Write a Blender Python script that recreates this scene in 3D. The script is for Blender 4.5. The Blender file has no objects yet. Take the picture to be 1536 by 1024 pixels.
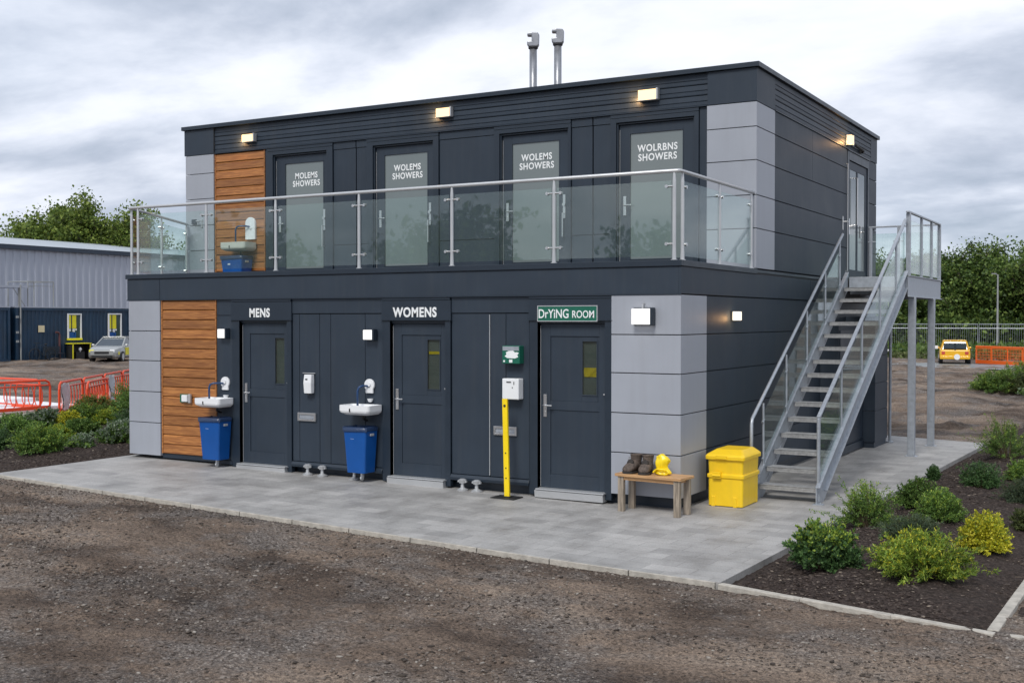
import bpy, math, random
import numpy as np
from mathutils import Vector, Matrix
random.seed(7); RNG = np.random.default_rng(7)
R = math.radians
SC = bpy.context.scene
COL = SC.collection

# ------------------------------------------------------------------ materials
def new_mat(name):
    m = bpy.data.materials.new(name); m.use_nodes = True
    nt = m.node_tree; nt.nodes.clear()
    out = nt.nodes.new('ShaderNodeOutputMaterial')
    return m, nt, out
def N(nt, t, **kw):
    n = nt.nodes.new(t)
    for k, v in kw.items():
        if k.startswith('i_'):
            key = k[2:].replace('_', ' ')
            n.inputs[key].default_value = v
        else: setattr(n, k, v)
    return n
def ramp(nt, stops, src=None):
    r = nt.nodes.new('ShaderNodeValToRGB'); cr = r.color_ramp
    while len(cr.elements) < len(stops): cr.elements.new(0.5)
    for e, (p, c) in zip(cr.elements, stops):
        e.position = p; e.color = (*c, 1) if len(c) == 3 else c
    if src is not None: nt.links.new(src, r.inputs[0])
    return r
def paint(name, col, rough=0.45, metal=0.0, var=0.12, scale=3.0, bump=0.02, bscale=60, streak=0.0, island=0.0, spec=0.5, coat=0.0):
    m, nt, out = new_mat(name); L = nt.links.new
    b = N(nt, 'ShaderNodeBsdfPrincipled'); b.inputs['Metallic'].default_value = metal
    b.inputs['Specular IOR Level'].default_value = spec; b.inputs['Coat Weight'].default_value = coat
    g = N(nt, 'ShaderNodeNewGeometry')
    tc = N(nt, 'ShaderNodeMapping'); L(g.outputs['Position'], tc.inputs[0])
    n1 = N(nt, 'ShaderNodeTexNoise'); n1.inputs['Scale'].default_value = scale; n1.inputs['Detail'].default_value = 6; n1.inputs['Roughness'].default_value = .65
    L(tc.outputs[0], n1.inputs['Vector'])
    r1 = ramp(nt, [(0.3, tuple(c*(1-var) for c in col)), (0.7, tuple(min(1, c*(1+var)) for c in col))], n1.outputs['Fac'])
    colout = r1.outputs[0]
    if streak > 0:
        mp = N(nt, 'ShaderNodeMapping'); mp.inputs['Scale'].default_value = (9, 9, .6); L(g.outputs['Position'], mp.inputs[0])
        n2 = N(nt, 'ShaderNodeTexNoise'); n2.inputs['Scale'].default_value = 1.3; n2.inputs['Detail'].default_value = 5; L(mp.outputs[0], n2.inputs['Vector'])
        r2 = ramp(nt, [(0.48, (0, 0, 0)), (0.75, (1, 1, 1))], n2.outputs['Fac'])
        mu = N(nt, 'ShaderNodeMath', operation='MULTIPLY'); L(r2.outputs[0], mu.inputs[0]); mu.inputs[1].default_value = streak
        mx = N(nt, 'ShaderNodeMixRGB'); L(mu.outputs[0], mx.inputs[0]); L(colout, mx.inputs[1]); mx.inputs[2].default_value = (.16, .145, .125, 1)
        colout = mx.outputs[0]
    if island > 0:
        mr = N(nt, 'ShaderNodeMapRange'); L(g.outputs['Random Per Island'], mr.inputs[0]); mr.inputs[3].default_value = 1-island; mr.inputs[4].default_value = 1+island
        hv = N(nt, 'ShaderNodeHueSaturation'); L(mr.outputs[0], hv.inputs['Value']); L(colout, hv.inputs['Color']); colout = hv.outputs[0]
    L(colout, b.inputs['Base Color'])
    rr = N(nt, 'ShaderNodeMapRange'); L(n1.outputs['Fac'], rr.inputs[0]); rr.inputs[3].default_value = max(.02, rough-.1); rr.inputs[4].default_value = min(1, rough+.12)
    L(rr.outputs[0], b.inputs['Roughness'])
    if bump > 0:
        n3 = N(nt, 'ShaderNodeTexNoise'); n3.inputs['Scale'].default_value = bscale; n3.inputs['Detail'].default_value = 3; L(g.outputs['Position'], n3.inputs['Vector'])
        bp = N(nt, 'ShaderNodeBump'); bp.inputs['Strength'].default_value = bump; bp.inputs['Distance'].default_value = .02
        L(n3.outputs['Fac'], bp.inputs['Height']); L(bp.outputs[0], b.inputs['Normal'])
    L(b.outputs[0], out.inputs[0])
    return m
def wood(name, c1, c2, sc=(2.0, 9, 38), rough=.45, axis=0, isl=.22):
    m, nt, out = new_mat(name); L = nt.links.new
    b = N(nt, 'ShaderNodeBsdfPrincipled'); b.inputs['Roughness'].default_value = rough
    g = N(nt, 'ShaderNodeNewGeometry')
    # shift the grain on every board
    cx = N(nt, 'ShaderNodeCombineXYZ'); ml = N(nt, 'ShaderNodeMath', operation='MULTIPLY'); L(g.outputs['Random Per Island'], ml.inputs[0]); ml.inputs[1].default_value = 37
    L(ml.outputs[0], cx.inputs[0]); L(ml.outputs[0], cx.inputs[1])
    ad = N(nt, 'ShaderNodeVectorMath', operation='ADD'); L(g.outputs['Position'], ad.inputs[0]); L(cx.outputs[0], ad.inputs[1])
    mp = N(nt, 'ShaderNodeMapping'); mp.inputs['Scale'].default_value = sc; L(ad.outputs[0], mp.inputs[0])
    n = N(nt, 'ShaderNodeTexNoise'); n.inputs['Scale'].default_value = 1; n.inputs['Detail'].default_value = 8; n.inputs['Distortion'].default_value = 1.2; L(mp.outputs[0], n.inputs['Vector'])
    r = ramp(nt, [(.28, c1), (.5, tuple((a+b_)/2 for a, b_ in zip(c1, c2))), (.66, c2)], n.outputs['Fac'])
    mr = N(nt, 'ShaderNodeMapRange'); L(g.outputs['Random Per Island'], mr.inputs[0]); mr.inputs[3].default_value = 1-isl; mr.inputs[4].default_value = 1+isl
    hv = N(nt, 'ShaderNodeHueSaturation'); L(mr.outputs[0], hv.inputs['Value']); L(r.outputs[0], hv.inputs['Color'])
    L(hv.outputs[0], b.inputs['Base Color'])
    bp = N(nt, 'ShaderNodeBump'); bp.inputs['Strength'].default_value = .25; bp.inputs['Distance'].default_value = .004; L(n.outputs['Fac'], bp.inputs['Height']); L(bp.outputs[0], b.inputs['Normal'])
    L(b.outputs[0], out.inputs[0]); return m
def leaf(name, ca, cb, cc=None, rough=.5):
    m, nt, out = new_mat(name); L = nt.links.new
    g = N(nt, 'ShaderNodeNewGeometry')
    st = [(0, ca), (.6, cb)] + ([(1, cc)] if cc else [])
    r = ramp(nt, st, g.outputs['Random Per Island'])
    n = N(nt, 'ShaderNodeTexNoise'); n.inputs['Scale'].default_value = 1.1; n.inputs['Detail'].default_value = 2; L(g.outputs['Position'], n.inputs['Vector'])
    mr = N(nt, 'ShaderNodeMapRange'); L(n.outputs['Fac'], mr.inputs[0]); mr.inputs[1].default_value = .3; mr.inputs[2].default_value = .7; mr.inputs[3].default_value = .75; mr.inputs[4].default_value = 1.3
    hv = N(nt, 'ShaderNodeHueSaturation'); L(mr.outputs[0], hv.inputs['Value']); L(r.outputs[0], hv.inputs['Color'])
    b = N(nt, 'ShaderNodeBsdfPrincipled'); b.inputs['Roughness'].default_value = rough; L(hv.outputs[0], b.inputs['Base Color']); b.inputs['Specular IOR Level'].default_value = .3
    t = N(nt, 'ShaderNodeBsdfTranslucent'); L(hv.outputs[0], t.inputs[0])
    mx = N(nt, 'ShaderNodeMixShader'); mx.inputs[0].default_value = .3; L(b.outputs[0], mx.inputs[1]); L(t.outputs[0], mx.inputs[2])
    L(mx.outputs[0], out.inputs[0]); return m
def glass(name, tint=(.86, .93, .9), refl=1.0, ior=1.5, milk=0.0):
    m, nt, out = new_mat(name); L = nt.links.new
    tr = N(nt, 'ShaderNodeBsdfTransparent'); tr.inputs[0].default_value = (*tint, 1)
    gl = N(nt, 'ShaderNodeBsdfGlossy'); gl.inputs['Roughness'].default_value = .015; gl.inputs[0].default_value = (refl, refl, refl, 1)
    lw = N(nt, 'ShaderNodeLayerWeight'); lw.inputs[0].default_value = .5
    pw = N(nt, 'ShaderNodeMath', operation='POWER'); L(lw.outputs['Facing'], pw.inputs[0]); pw.inputs[1].default_value = 6.0
    fr = N(nt, 'ShaderNodeMath', operation='MULTIPLY_ADD'); L(pw.outputs[0], fr.inputs[0]); fr.inputs[1].default_value = .75; fr.inputs[2].default_value = .028*ior
    mx = N(nt, 'ShaderNodeMixShader'); L(fr.outputs[0], mx.inputs[0]); L(tr.outputs[0], mx.inputs[1]); L(gl.outputs[0], mx.inputs[2])
    last = mx
    if milk:
        df = N(nt, 'ShaderNodeBsdfDiffuse'); df.inputs[0].default_value = (.5, .6, .57, 1)
        m2 = N(nt, 'ShaderNodeMixShader'); m2.inputs[0].default_value = milk; L(mx.outputs[0], m2.inputs[1]); L(df.outputs[0], m2.inputs[2]); last = m2
    L(last.outputs[0], out.inputs[0]); return m
def emit(name, col, s):
    m, nt, out = new_mat(name)
    e = N(nt, 'ShaderNodeEmission'); e.inputs[0].default_value = (*col, 1); e.inputs[1].default_value = s
    nt.links.new(e.outputs[0], out.inputs[0]); return m

DARK = (.027, .039, .056)
M = dict(
    dark=paint('dark_cladding', DARK, .50, var=.12, scale=1.2, bump=.015, streak=.05, island=.06, spec=.34),
    dark2=paint('dark_frame_metal', (.015, .025, .039), .4, var=.08, bump=.01),
    joint=paint('joint_shadow_gap', (.012, .014, .018), .7, bump=0),
    deckm=paint('deck_membrane', (.09, .095, .1), .8),
    grey=paint('light_grey_panel', (.335, .355, .398), .42, var=.05, scale=1.0, bump=.012, streak=.07, island=.03),
    wood=wood('stained_timber', (.19, .064, .018), (.45, .19, .055), sc=(2.6,12,52)),
    pine=wood('bench_pine', (.36, .19, .08), (.60, .36, .17), isl=.08),
    oldwood=wood('weathered_wood', (.16, .13, .10), (.42, .35, .27), sc=(30, 30, 2.5), isl=.1),
    galv=paint('galvanised_steel', (.40, .43, .47), .42, metal=.55, var=.15, scale=14, bump=.02),
    steel=paint('brushed_stainless', (.62, .62, .62), .28, metal=.9, var=.05, bump=0),
    flue=paint('flue_steel', (.30, .31, .33), .35, metal=.6, var=.2, scale=5, bump=0),
    steelp=paint('satin_rail_steel', (.55, .56, .57), .38, metal=.5, var=.05, bump=0),
    tread=paint('aluminium_tread', (.31, .31, .31), .6, metal=.2, var=.28, scale=22, bump=.25, bscale=140),
    white=paint('white_plastic', (.78, .79, .80), .3, var=.03, bump=0),
    cream=paint('aged_white_ceramic', (.56, .56, .50), .35, var=.06, bump=0),
    blue=paint('blue_plastic', (.004, .075, .30), .32, var=.08, bump=.01, spec=.4),
    liner=paint('dark_blue_liner', (.012, .03, .08), .3, bump=.3, bscale=30),
    bluemet=paint('blue_tap_metal', (.02, .06, .16), .3, bump=0),
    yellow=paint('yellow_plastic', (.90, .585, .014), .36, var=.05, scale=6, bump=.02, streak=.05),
    yellow2=paint('yellow_rubber', (.92, .66, .008), .3, var=.04, bump=.02),
    black=paint('black_rubber', (.015, .015, .016), .6, bump=.02),
    green=paint('sign_green', (.006, .12, .075), .4, var=.05, bump=0),
    boot=paint('worn_boot_leather', (.10, .075, .06), .7, var=.6, scale=28, bump=.35, bscale=70),
    bootd=paint('boot_sole', (.03, .025, .022), .8),
    conc=paint('kerb_concrete', (.42, .39, .34), .85, var=.28, scale=9, bump=.3, bscale=45, streak=.0),
    orange=paint('orange_plastic', (.75, .075, .02), .4, var=.1, bump=0),
    orange2=paint('orange_panel_plastic', (.80, .14, .02), .45, var=.1, bump=0),
    bag=paint('white_sheeting', (.82, .82, .84), .6, var=.08, bump=.2, bscale=12),
    navy=paint('container_blue', (.008, .035, .075), .5, var=.25, scale=.9, bump=0, streak=.10),
    ware=paint('warehouse_sheet', (.40, .43, .50), .5, var=.06, scale=.3, bump=0, streak=.05),
    roofm=paint('warehouse_roof', (.42, .46, .50), .5, var=.05, scale=.3, bump=0),
    wband=paint('eaves_band', (.03, .045, .07), .5, bump=0),
    silver=paint('silver_car_paint', (.36, .37, .36), .3, metal=.4, var=.04, bump=0, coat=.5),
    vyellow=paint('yellow_car_paint', (.78, .42, .012), .35, var=.06, bump=0, coat=.4),
    cglass=paint('car_glass', (.04, .055, .07), .06, bump=0, spec=.8),
    winglass=paint('cabin_window_glass', (.03, .06, .055), .1, bump=0),
    lemon=paint('yellow_blind', (.80, .72, .02), .5, bump=0),
    bark=paint('bark', (.09, .07, .055), .9, var=.35, scale=6, bump=.6, bscale=14),
    rust=paint('maroon_pipe', (.10, .035, .035), .6),
    pale=paint('pale_notice', (.70, .60, .38), .6),
    pole=paint('pole_grey', (.28, .29, .29), .6),
    frost=paint('frosted_door_glass', (.15, .178, .178), .09, var=.06, scale=.8, bump=0, spec=.75),
    letter=paint('white_lettering', (.82, .84, .84), .5, bump=0, var=.02),
    glass=glass('balustrade_glass', (.90, .955, .94), ior=1.5, milk=.03),
    pane=glass('door_pane_glass', (.7, .75, .72), ior=1.6),
    warm=emit('lamp_warm', (1, .64, .30), 2.0),
    cool=emit('lamp_white', (1, .98, .96), 1.0),
    soft=emit('lamp_soft', (1, .86, .66), 1.5),
    stem=paint('plant_stem', (.10, .075, .04), .8, bump=0),
    redp=paint('reddish_plastic', (.5, .06, .04), .5, bump=0),
    inner=paint('door_lobby', (.16, .165, .17), .7, bump=0),
)

# ------------------------------------------------------------------ mesh building
ORG = {}
class MB:
    def __init__(s): s.v = []; s.f = []
    def add(s, vs, fs):
        o = len(s.v); s.v += [tuple(p) for p in vs]; s.f += [tuple(i+o for i in f) for f in fs]; return s
    def box(s, x0, x1, y0, y1, z0, z1):
        return s.add([(x0,y0,z0),(x1,y0,z0),(x1,y1,z0),(x0,y1,z0),(x0,y0,z1),(x1,y0,z1),(x1,y1,z1),(x0,y1,z1)],
                     [(0,3,2,1),(4,5,6,7),(0,1,5,4),(1,2,6,5),(2,3,7,6),(3,0,4,7)])
    def prism(s, poly, z0, z1):          # vertical prism on a ccw xy polygon
        n = len(poly)
        return s.add([(x,y,z0) for x,y in poly]+[(x,y,z1) for x,y in poly],
                     [tuple(reversed(range(n))), tuple(range(n,2*n))]+[(i,(i+1)%n,n+(i+1)%n,n+i) for i in range(n)])
    def xprism(s, poly, x0, x1):         # polygon in (y,z) extruded along x
        n = len(poly)
        return s.add([(x0,y,z) for y,z in poly]+[(x1,y,z) for y,z in poly],
                     [tuple(range(n)), tuple(reversed(range(n,2*n)))]+[((i+1)%n,i,n+i,n+(i+1)%n) for i in range(n)])
    def bar(s, p0, p1, w, h, up=(0,0,1)):  # rectangular bar from p0 to p1
        p0 = Vector(p0); p1 = Vector(p1); d = (p1-p0).normalized(); u = Vector(up)
        a = d.cross(u)
        if a.length < 1e-4: a = d.cross(Vector((0,1,0)))
        a.normalize(); b = a.cross(d).normalized(); a *= w/2; b *= h/2
        vs = [p0-a-b,p0+a-b,p0+a+b,p0-a+b,p1-a-b,p1+a-b,p1+a+b,p1-a+b]
        return s.add([tuple(v) for v in vs], [(0,1,2,3),(7,6,5,4),(0,4,5,1),(1,5,6,2),(2,6,7,3),(3,7,4,0)])
    def tube(s, pts, r, n=10, cap=True):
        pts = [Vector(p) for p in pts]; rs = r if isinstance(r,(list,tuple)) else [r]*len(pts)
        rings = []; ref = None
        for i,p in enumerate(pts):
            d = (pts[min(i+1,len(pts)-1)]-pts[max(i-1,0)]).normalized()
            if ref is None:
                ref = d.cross(Vector((0,0,1)));
                if ref.length < 1e-3: ref = Vector((1,0,0))
            a = (ref-d*ref.dot(d)).normalized(); ref = a; b = d.cross(a)
            rings.append([p+(a*math.cos(2*math.pi*k/n)+b*math.sin(2*math.pi*k/n))*rs[i] for k in range(n)])
        vs = [tuple(q) for rg in rings for q in rg]; fs = []
        for i in range(len(pts)-1):
            for k in range(n): fs.append((i*n+k,i*n+(k+1)%n,(i+1)*n+(k+1)%n,(i+1)*n+k))
        if cap: fs += [tuple(reversed(range(n))), tuple((len(pts)-1)*n+k for k in range(n))]
        return s.add(vs, fs)
    def lathe(s, prof, c=(0,0,0), n=20, sx=1, sy=1):
        vs = [(c[0]+r*math.cos(2*math.pi*k/n)*sx, c[1]+r*math.sin(2*math.pi*k/n)*sy, c[2]+z) for r,z in prof for k in range(n)]
        fs = [(i*n+k,i*n+(k+1)%n,(i+1)*n+(k+1)%n,(i+1)*n+k) for i in range(len(prof)-1) for k in range(n)]
        fs += [tuple(reversed(range(n))), tuple((len(prof)-1)*n+k for k in range(n))]
        return s.add(vs, fs)
    def loft(s, rings, cap=True):
        n = len(rings[0]); vs = [p for rg in rings for p in rg]
        fs = [(i*n+k,i*n+(k+1)%n,(i+1)*n+(k+1)%n,(i+1)*n+k) for i in range(len(rings)-1) for k in range(n)]
        if cap: fs += [tuple(reversed(range(n))), tuple((len(rings)-1)*n+k for k in range(n))]
        return s.add(vs, fs)
    def rot(s, c, a):
        ca, sa = math.cos(a), math.sin(a)
        s.v = [(c[0]+(x-c[0])*ca-(y-c[1])*sa, c[1]+(x-c[0])*sa+(y-c[1])*ca, z) for x,y,z in s.v]; return s
    def mv(s, dx, dy, dz): s.v = [(x+dx,y+dy,z+dz) for x,y,z in s.v]; return s
    def build(s, name, mat, parent=None, bevel=0, smooth=False, loc=(0,0,0)):
        if parent is not None: o0 = ORG[parent.name]
        else: o0 = loc
        me = bpy.data.meshes.new(name)
        me.from_pydata([(x-o0[0],y-o0[1],z-o0[2]) for x,y,z in s.v], [], s.f); me.validate(); me.update()
        ob = bpy.data.objects.new(name, me); COL.objects.link(ob)
        me.materials.append(M[mat] if isinstance(mat,str) else mat)
        if parent is not None: ob.parent = parent
        else: ob.location = loc
        ORG[ob.name] = o0
        if bevel:
            md = ob.modifiers.new('bevel','BEVEL'); md.width = bevel; md.segments = 2; md.limit_method = 'ANGLE'; md.angle_limit = R(40)
        if smooth:
            for p in me.polygons: p.use_smooth = True
        return ob
def thing(name, label, cat, loc=(0,0,0), group=None):
    o = bpy.data.objects.new(name, None); COL.objects.link(o); o.location = loc; o.empty_display_size = .2
    ORG[o.name] = loc; return tag(o, label, cat, group)
def tag(o, label=None, cat=None, group=None, kind=None):
    if label: o['label'] = label
    if cat: o['category'] = cat
    if group: o['group'] = group
    if kind: o['kind'] = kind
    return o
def copy_tree(o, loc, rz=0, label=None):
    r = o.copy(); COL.objects.link(r); r.location = loc; r.rotation_euler = (0,0,rz)
    if label: r['label'] = label
    def rec(a, b):
        for ch in a.children:
            c = ch.copy(); COL.objects.link(c); c.parent = b; rec(ch, c)
    rec(o, r); return r
def fast_mesh(name, V, F, mat, parent=None, loc=(0,0,0), smooth=False):
    me = bpy.data.meshes.new(name); k = F.shape[1]
    o0 = np.array(ORG[parent.name] if parent is not None else loc, dtype=np.float32)
    V = (np.asarray(V, dtype=np.float32)-o0)
    me.vertices.add(len(V)); me.vertices.foreach_set('co', V.ravel())
    me.loops.add(F.size); me.loops.foreach_set('vertex_index', F.astype(np.int32).ravel())
    me.polygons.add(len(F)); me.polygons.foreach_set('loop_start', np.arange(0, F.size, k, dtype=np.int32))
    me.polygons.foreach_set('loop_total', np.full(len(F), k, dtype=np.int32))
    if smooth: me.polygons.foreach_set('use_smooth', np.ones(len(F), dtype=bool))
    me.update(calc_edges=True)
    ob = bpy.data.objects.new(name, me); COL.objects.link(ob)
    me.materials.append(M[mat] if isinstance(mat,str) else mat)
    if parent is not None: ob.parent = parent
    else: ob.location = loc
    ORG[ob.name] = tuple(o0); return ob
def text(name, s, h, parent, mat, p, rz=0, bold=.012, spacing=1.0, ext=.002, sx=1.0):
    """upright lettering centred on p, facing -Y (rz turns it)"""
    cu = bpy.data.curves.new(name, 'FONT'); cu.body = s; cu.size = h; cu.extrude = ext; cu.offset = bold*h; cu.align_x = 'CENTER'; cu.align_y = 'CENTER'
    cu.space_character = spacing; cu.space_line = .95
    t = bpy.data.objects.new(name+'_tmp', cu); COL.objects.link(t)
    bpy.context.view_layer.update()
    me = bpy.data.meshes.new_from_object(t.evaluated_get(bpy.context.evaluated_depsgraph_get()))
    bpy.data.objects.remove(t)
    o0 = Vector(ORG[parent.name])
    me.transform(Matrix.Translation(Vector(p)-o0) @ Matrix.Rotation(rz,4,'Z') @ Matrix.Rotation(R(90),4,'X') @ Matrix.Diagonal((sx,1,1,1)))
    me.materials.clear(); me.materials.append(M[mat]); me.name = name
    ob = bpy.data.objects.new(name, me); COL.objects.link(ob); ob.parent = parent; ORG[ob.name] = tuple(o0); return ob

# ------------------------------------------------------------------ noise
def vnoise(x, y, seed):
    xi = np.floor(x).astype(np.int64); yi = np.floor(y).astype(np.int64); fx = x-xi; fy = y-yi
    fx = fx*fx*(3-2*fx); fy = fy*fy*(3-2*fy)
    def h(a, b):
        n = (a*374761393 + b*668265263 + seed*1442695041) & 0x7fffffff
        n = ((n ^ (n >> 13))*1274126177) & 0x7fffffff
        return ((n ^ (n >> 16)) & 0xffff)/65535.0
    return (h(xi,yi)*(1-fx)+h(xi+1,yi)*fx)*(1-fy)+(h(xi,yi+1)*(1-fx)+h(xi+1,yi+1)*fx)*fy
def fbm(x, y, seed, octs=4, gain=.5):
    a = 1; s = 0; t = 0
    for i in range(octs):
        s = s+a*vnoise(x*2**i+i*13.7, y*2**i-i*7.1, seed+i); t += a; a *= gain
    return s/t
def slope_z(x): return .0102*np.clip(-x, 0, 10)
PAV = [(-9.86,-2.53), (1.77,-3.46), (2.27,10.25), (-2.0,11.5), (-9.95,3.0)]
def inside_dist(x, y, poly):
    """approx signed distance (positive inside) for a convex ccw polygon"""
    d = np.full(np.shape(x), 1e9)
    for i in range(len(poly)):
        ax, ay = poly[i]; bx, by = poly[(i+1)%len(poly)]; l = math.hypot(bx-ax, by-ay)
        d = np.minimum(d, ((bx-ax)*(y-ay)-(by-ay)*(x-ax))/l)
    return d
def ss(a, b, v):
    t = np.clip((v-a)/(b-a), 0, 1); return t*t*(3-2*t)
BED = [(1.74,-3.50), (4.12,-4.00), (4.18,-1.9), (4.75,16.0), (2.42,16.0), (2.2,10.0)]
BEDL = [(-9.8,-2.4), (-9.7,3.2), (-21.0,16.0), (-22.5,14.5), (-15.4,1.4), (-12.9,-2.5)]
def ground_z(x, y):
    z = slope_z(x)-.035
    dist = np.hypot(x-5.3, y+13.4)
    rough = 1-ss(60, 120, dist)
    n = (fbm(x*.45, y*.45, 3, 3)-.5)*.09 + (fbm(x*1.7, y*2.6, 9, 4)-.5)*.075 + (np.abs(fbm(x*5, y*6.5, 21, 3)-.5))*.085 + (fbm(x*11, y*13, 31, 2)-.5)*.026
    # ploughed / rutted mud behind
    rut = (fbm(x*.7+y*.1, y*1.9, 44, 3)-.5)*.42*ss(10, 14, y)*(1-ss(44, 50, y))
    dp = -inside_dist(x, y, PAV)      # outside distance
    near = ss(0.0, .9, dp)
    z = z + (n*(.12+.88*near) + rut*ss(0, 3, dp) - .014*(1-near))*rough
    z = np.where(dp < .0, slope_z(x)-.25, z)
    db = inside_dist(x, y, BED); z = np.where(db > .0, -.32, z)
    return z
def bed_z(x, y, d):
    return -.065 + .085*ss(0, .9, d) + (fbm(x*2.2, y*2.2, 61, 4)-.5)*.10*ss(0,.3,d) + (fbm(x*14, y*14, 67, 2)-.5)*.022

# ------------------------------------------------------------------ ground
def axis(segs):
    a = []
    for lo, hi, st in segs: a += list(np.arange(lo, hi, st))
    a.append(segs[-1][1]); return np.array(a)
gx = axis([(-1500,-300,150),(-300,-90,12),(-90,-30,1.2),(-30,-13,.35),(-13,8.5,.05),(8.5,14,.35),(14,60,2.5),(60,300,20),(300,1500,150)])
gy = axis([(-1500,-200,130),(-200,-40,8),(-40,-12,.8),(-12,-8,.045),(-8,-2.3,.055),(-2.3,12,.22),(12,50,.28),(50,120,1.2),(120,300,12),(300,1500,150)])
X, Y = np.meshgrid(gx, gy); Z = ground_z(X, Y)
nx, ny = len(gx), len(gy); idx = np.arange(nx*ny).reshape(ny, nx)
F = np.stack([idx[:-1,:-1], idx[:-1,1:], idx[1:,1:], idx[1:,:-1]], -1).reshape(-1,4)
def ground_mat():
    m, nt, out = new_mat('site_earth'); L = nt.links.new
    b = N(nt,'ShaderNodeBsdfPrincipled'); b.inputs['Roughness'].default_value = .92; b.inputs['Specular IOR Level'].default_value = .25
    g = N(nt,'ShaderNodeNewGeometry')
    mp = N(nt,'ShaderNodeMapping'); mp.inputs['Scale'].default_value = (.55,1.1,1); mp.inputs['Rotation'].default_value = (0,0,.5); L(g.outputs['Position'], mp.inputs[0])
    big = N(nt,'ShaderNodeTexNoise'); big.inputs['Scale'].default_value = .55; big.inputs['Detail'].default_value = 7; big.inputs['Roughness'].default_value=.6; big.inputs['Distortion'].default_value = .6; L(mp.outputs[0], big.inputs['Vector'])
    r = ramp(nt, [(.33,(.045,.033,.026)),(.43,(.10,.073,.056)),(.50,(.165,.123,.094)),(.58,(.235,.178,.136)),(.70,(.30,.24,.19))], big.outputs['Fac'])
    # grey gravel patches
    gp = N(nt,'ShaderNodeTexNoise'); gp.inputs['Scale'].default_value = .8; gp.inputs['Detail'].default_value = 8; gp.inputs['Roughness'].default_value=.7; L(g.outputs['Position'], gp.inputs['Vector'])
    gr = ramp(nt, [(.47,(0,0,0)),(.60,(1,1,1))], gp.outputs['Fac'])
    vo = N(nt,'ShaderNodeTexVoronoi'); vo.inputs['Scale'].default_value = 62; vo.inputs['Randomness'].default_value = 1; L(g.outputs['Position'], vo.inputs['Vector'])
    sv = N(nt,'ShaderNodeSeparateColor'); L(vo.outputs['Color'], sv.inputs[0])
    vr = ramp(nt, [(0,(.06,.055,.055)),(.5,(.17,.155,.145)),(.85,(.27,.25,.23)),(1,(.45,.42,.39))], sv.outputs[0])
    mul = N(nt,'ShaderNodeMath',operation='MULTIPLY'); L(gr.outputs[0], mul.inputs[0]); mul.inputs[1].default_value = .60
    mx = N(nt,'ShaderNodeMixRGB'); L(mul.outputs[0], mx.inputs[0]); L(r.outputs[0], mx.inputs[1]); L(vr.outputs[0], mx.inputs[2])
    # fine speckle
    fn = N(nt,'ShaderNodeTexNoise'); fn.inputs['Scale'].default_value = 34; fn.inputs['Detail'].default_value = 8; fn.inputs['Roughness'].default_value=.75; L(g.outputs['Position'], fn.inputs['Vector'])
    fr = ramp(nt, [(.36,(.30,.29,.28)),(.5,(1,1,1)),(.66,(1.7,1.68,1.65))], fn.outputs['Fac'])
    m2 = N(nt,'ShaderNodeMixRGB',blend_type='MULTIPLY'); m2.inputs[0].default_value = 1; L(mx.outputs[0], m2.inputs[1]); L(fr.outputs[0], m2.inputs[2])
    L(m2.outputs[0], b.inputs['Base Color'])
    b1 = N(nt,'ShaderNodeBump'); b1.inputs['Strength'].default_value = .9; b1.inputs['Distance'].default_value = .03; L(fn.outputs['Fac'], b1.inputs['Height'])
    b2 = N(nt,'ShaderNodeBump'); b2.inputs['Strength'].default_value = .7; b2.inputs['Distance'].default_value = .014; L(vo.outputs['Distance'], b2.inputs['Height']); L(b1.outputs[0], b2.inputs['Normal'])
    mp2 = N(nt,'ShaderNodeMapping'); mp2.inputs['Scale'].default_value = (12,22,12); mp2.inputs['Rotation'].default_value = (0,0,.5); L(g.outputs['Position'], mp2.inputs[0])
    vo2 = N(nt,'ShaderNodeTexVoronoi'); vo2.feature = 'SMOOTH_F1'; vo2.inputs['Scale'].default_value = 1; L(mp2.outputs[0], vo2.inputs['Vector'])
    b3 = N(nt,'ShaderNodeBump'); b3.inputs['Strength'].default_value = .6; b3.inputs['Distance'].default_value = .035; L(vo2.outputs['Distance'], b3.inputs['Height']); L(b2.outputs[0], b3.inputs['Normal']); b2 = b3
    L(b2.outputs[0], b.inputs['Normal']); L(b.outputs[0], out.inputs[0]); return m
tag(fast_mesh('ground', np.stack([X.ravel(),Y.ravel(),Z.ravel()],-1), F, ground_mat(), smooth=True), kind='structure')

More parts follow.
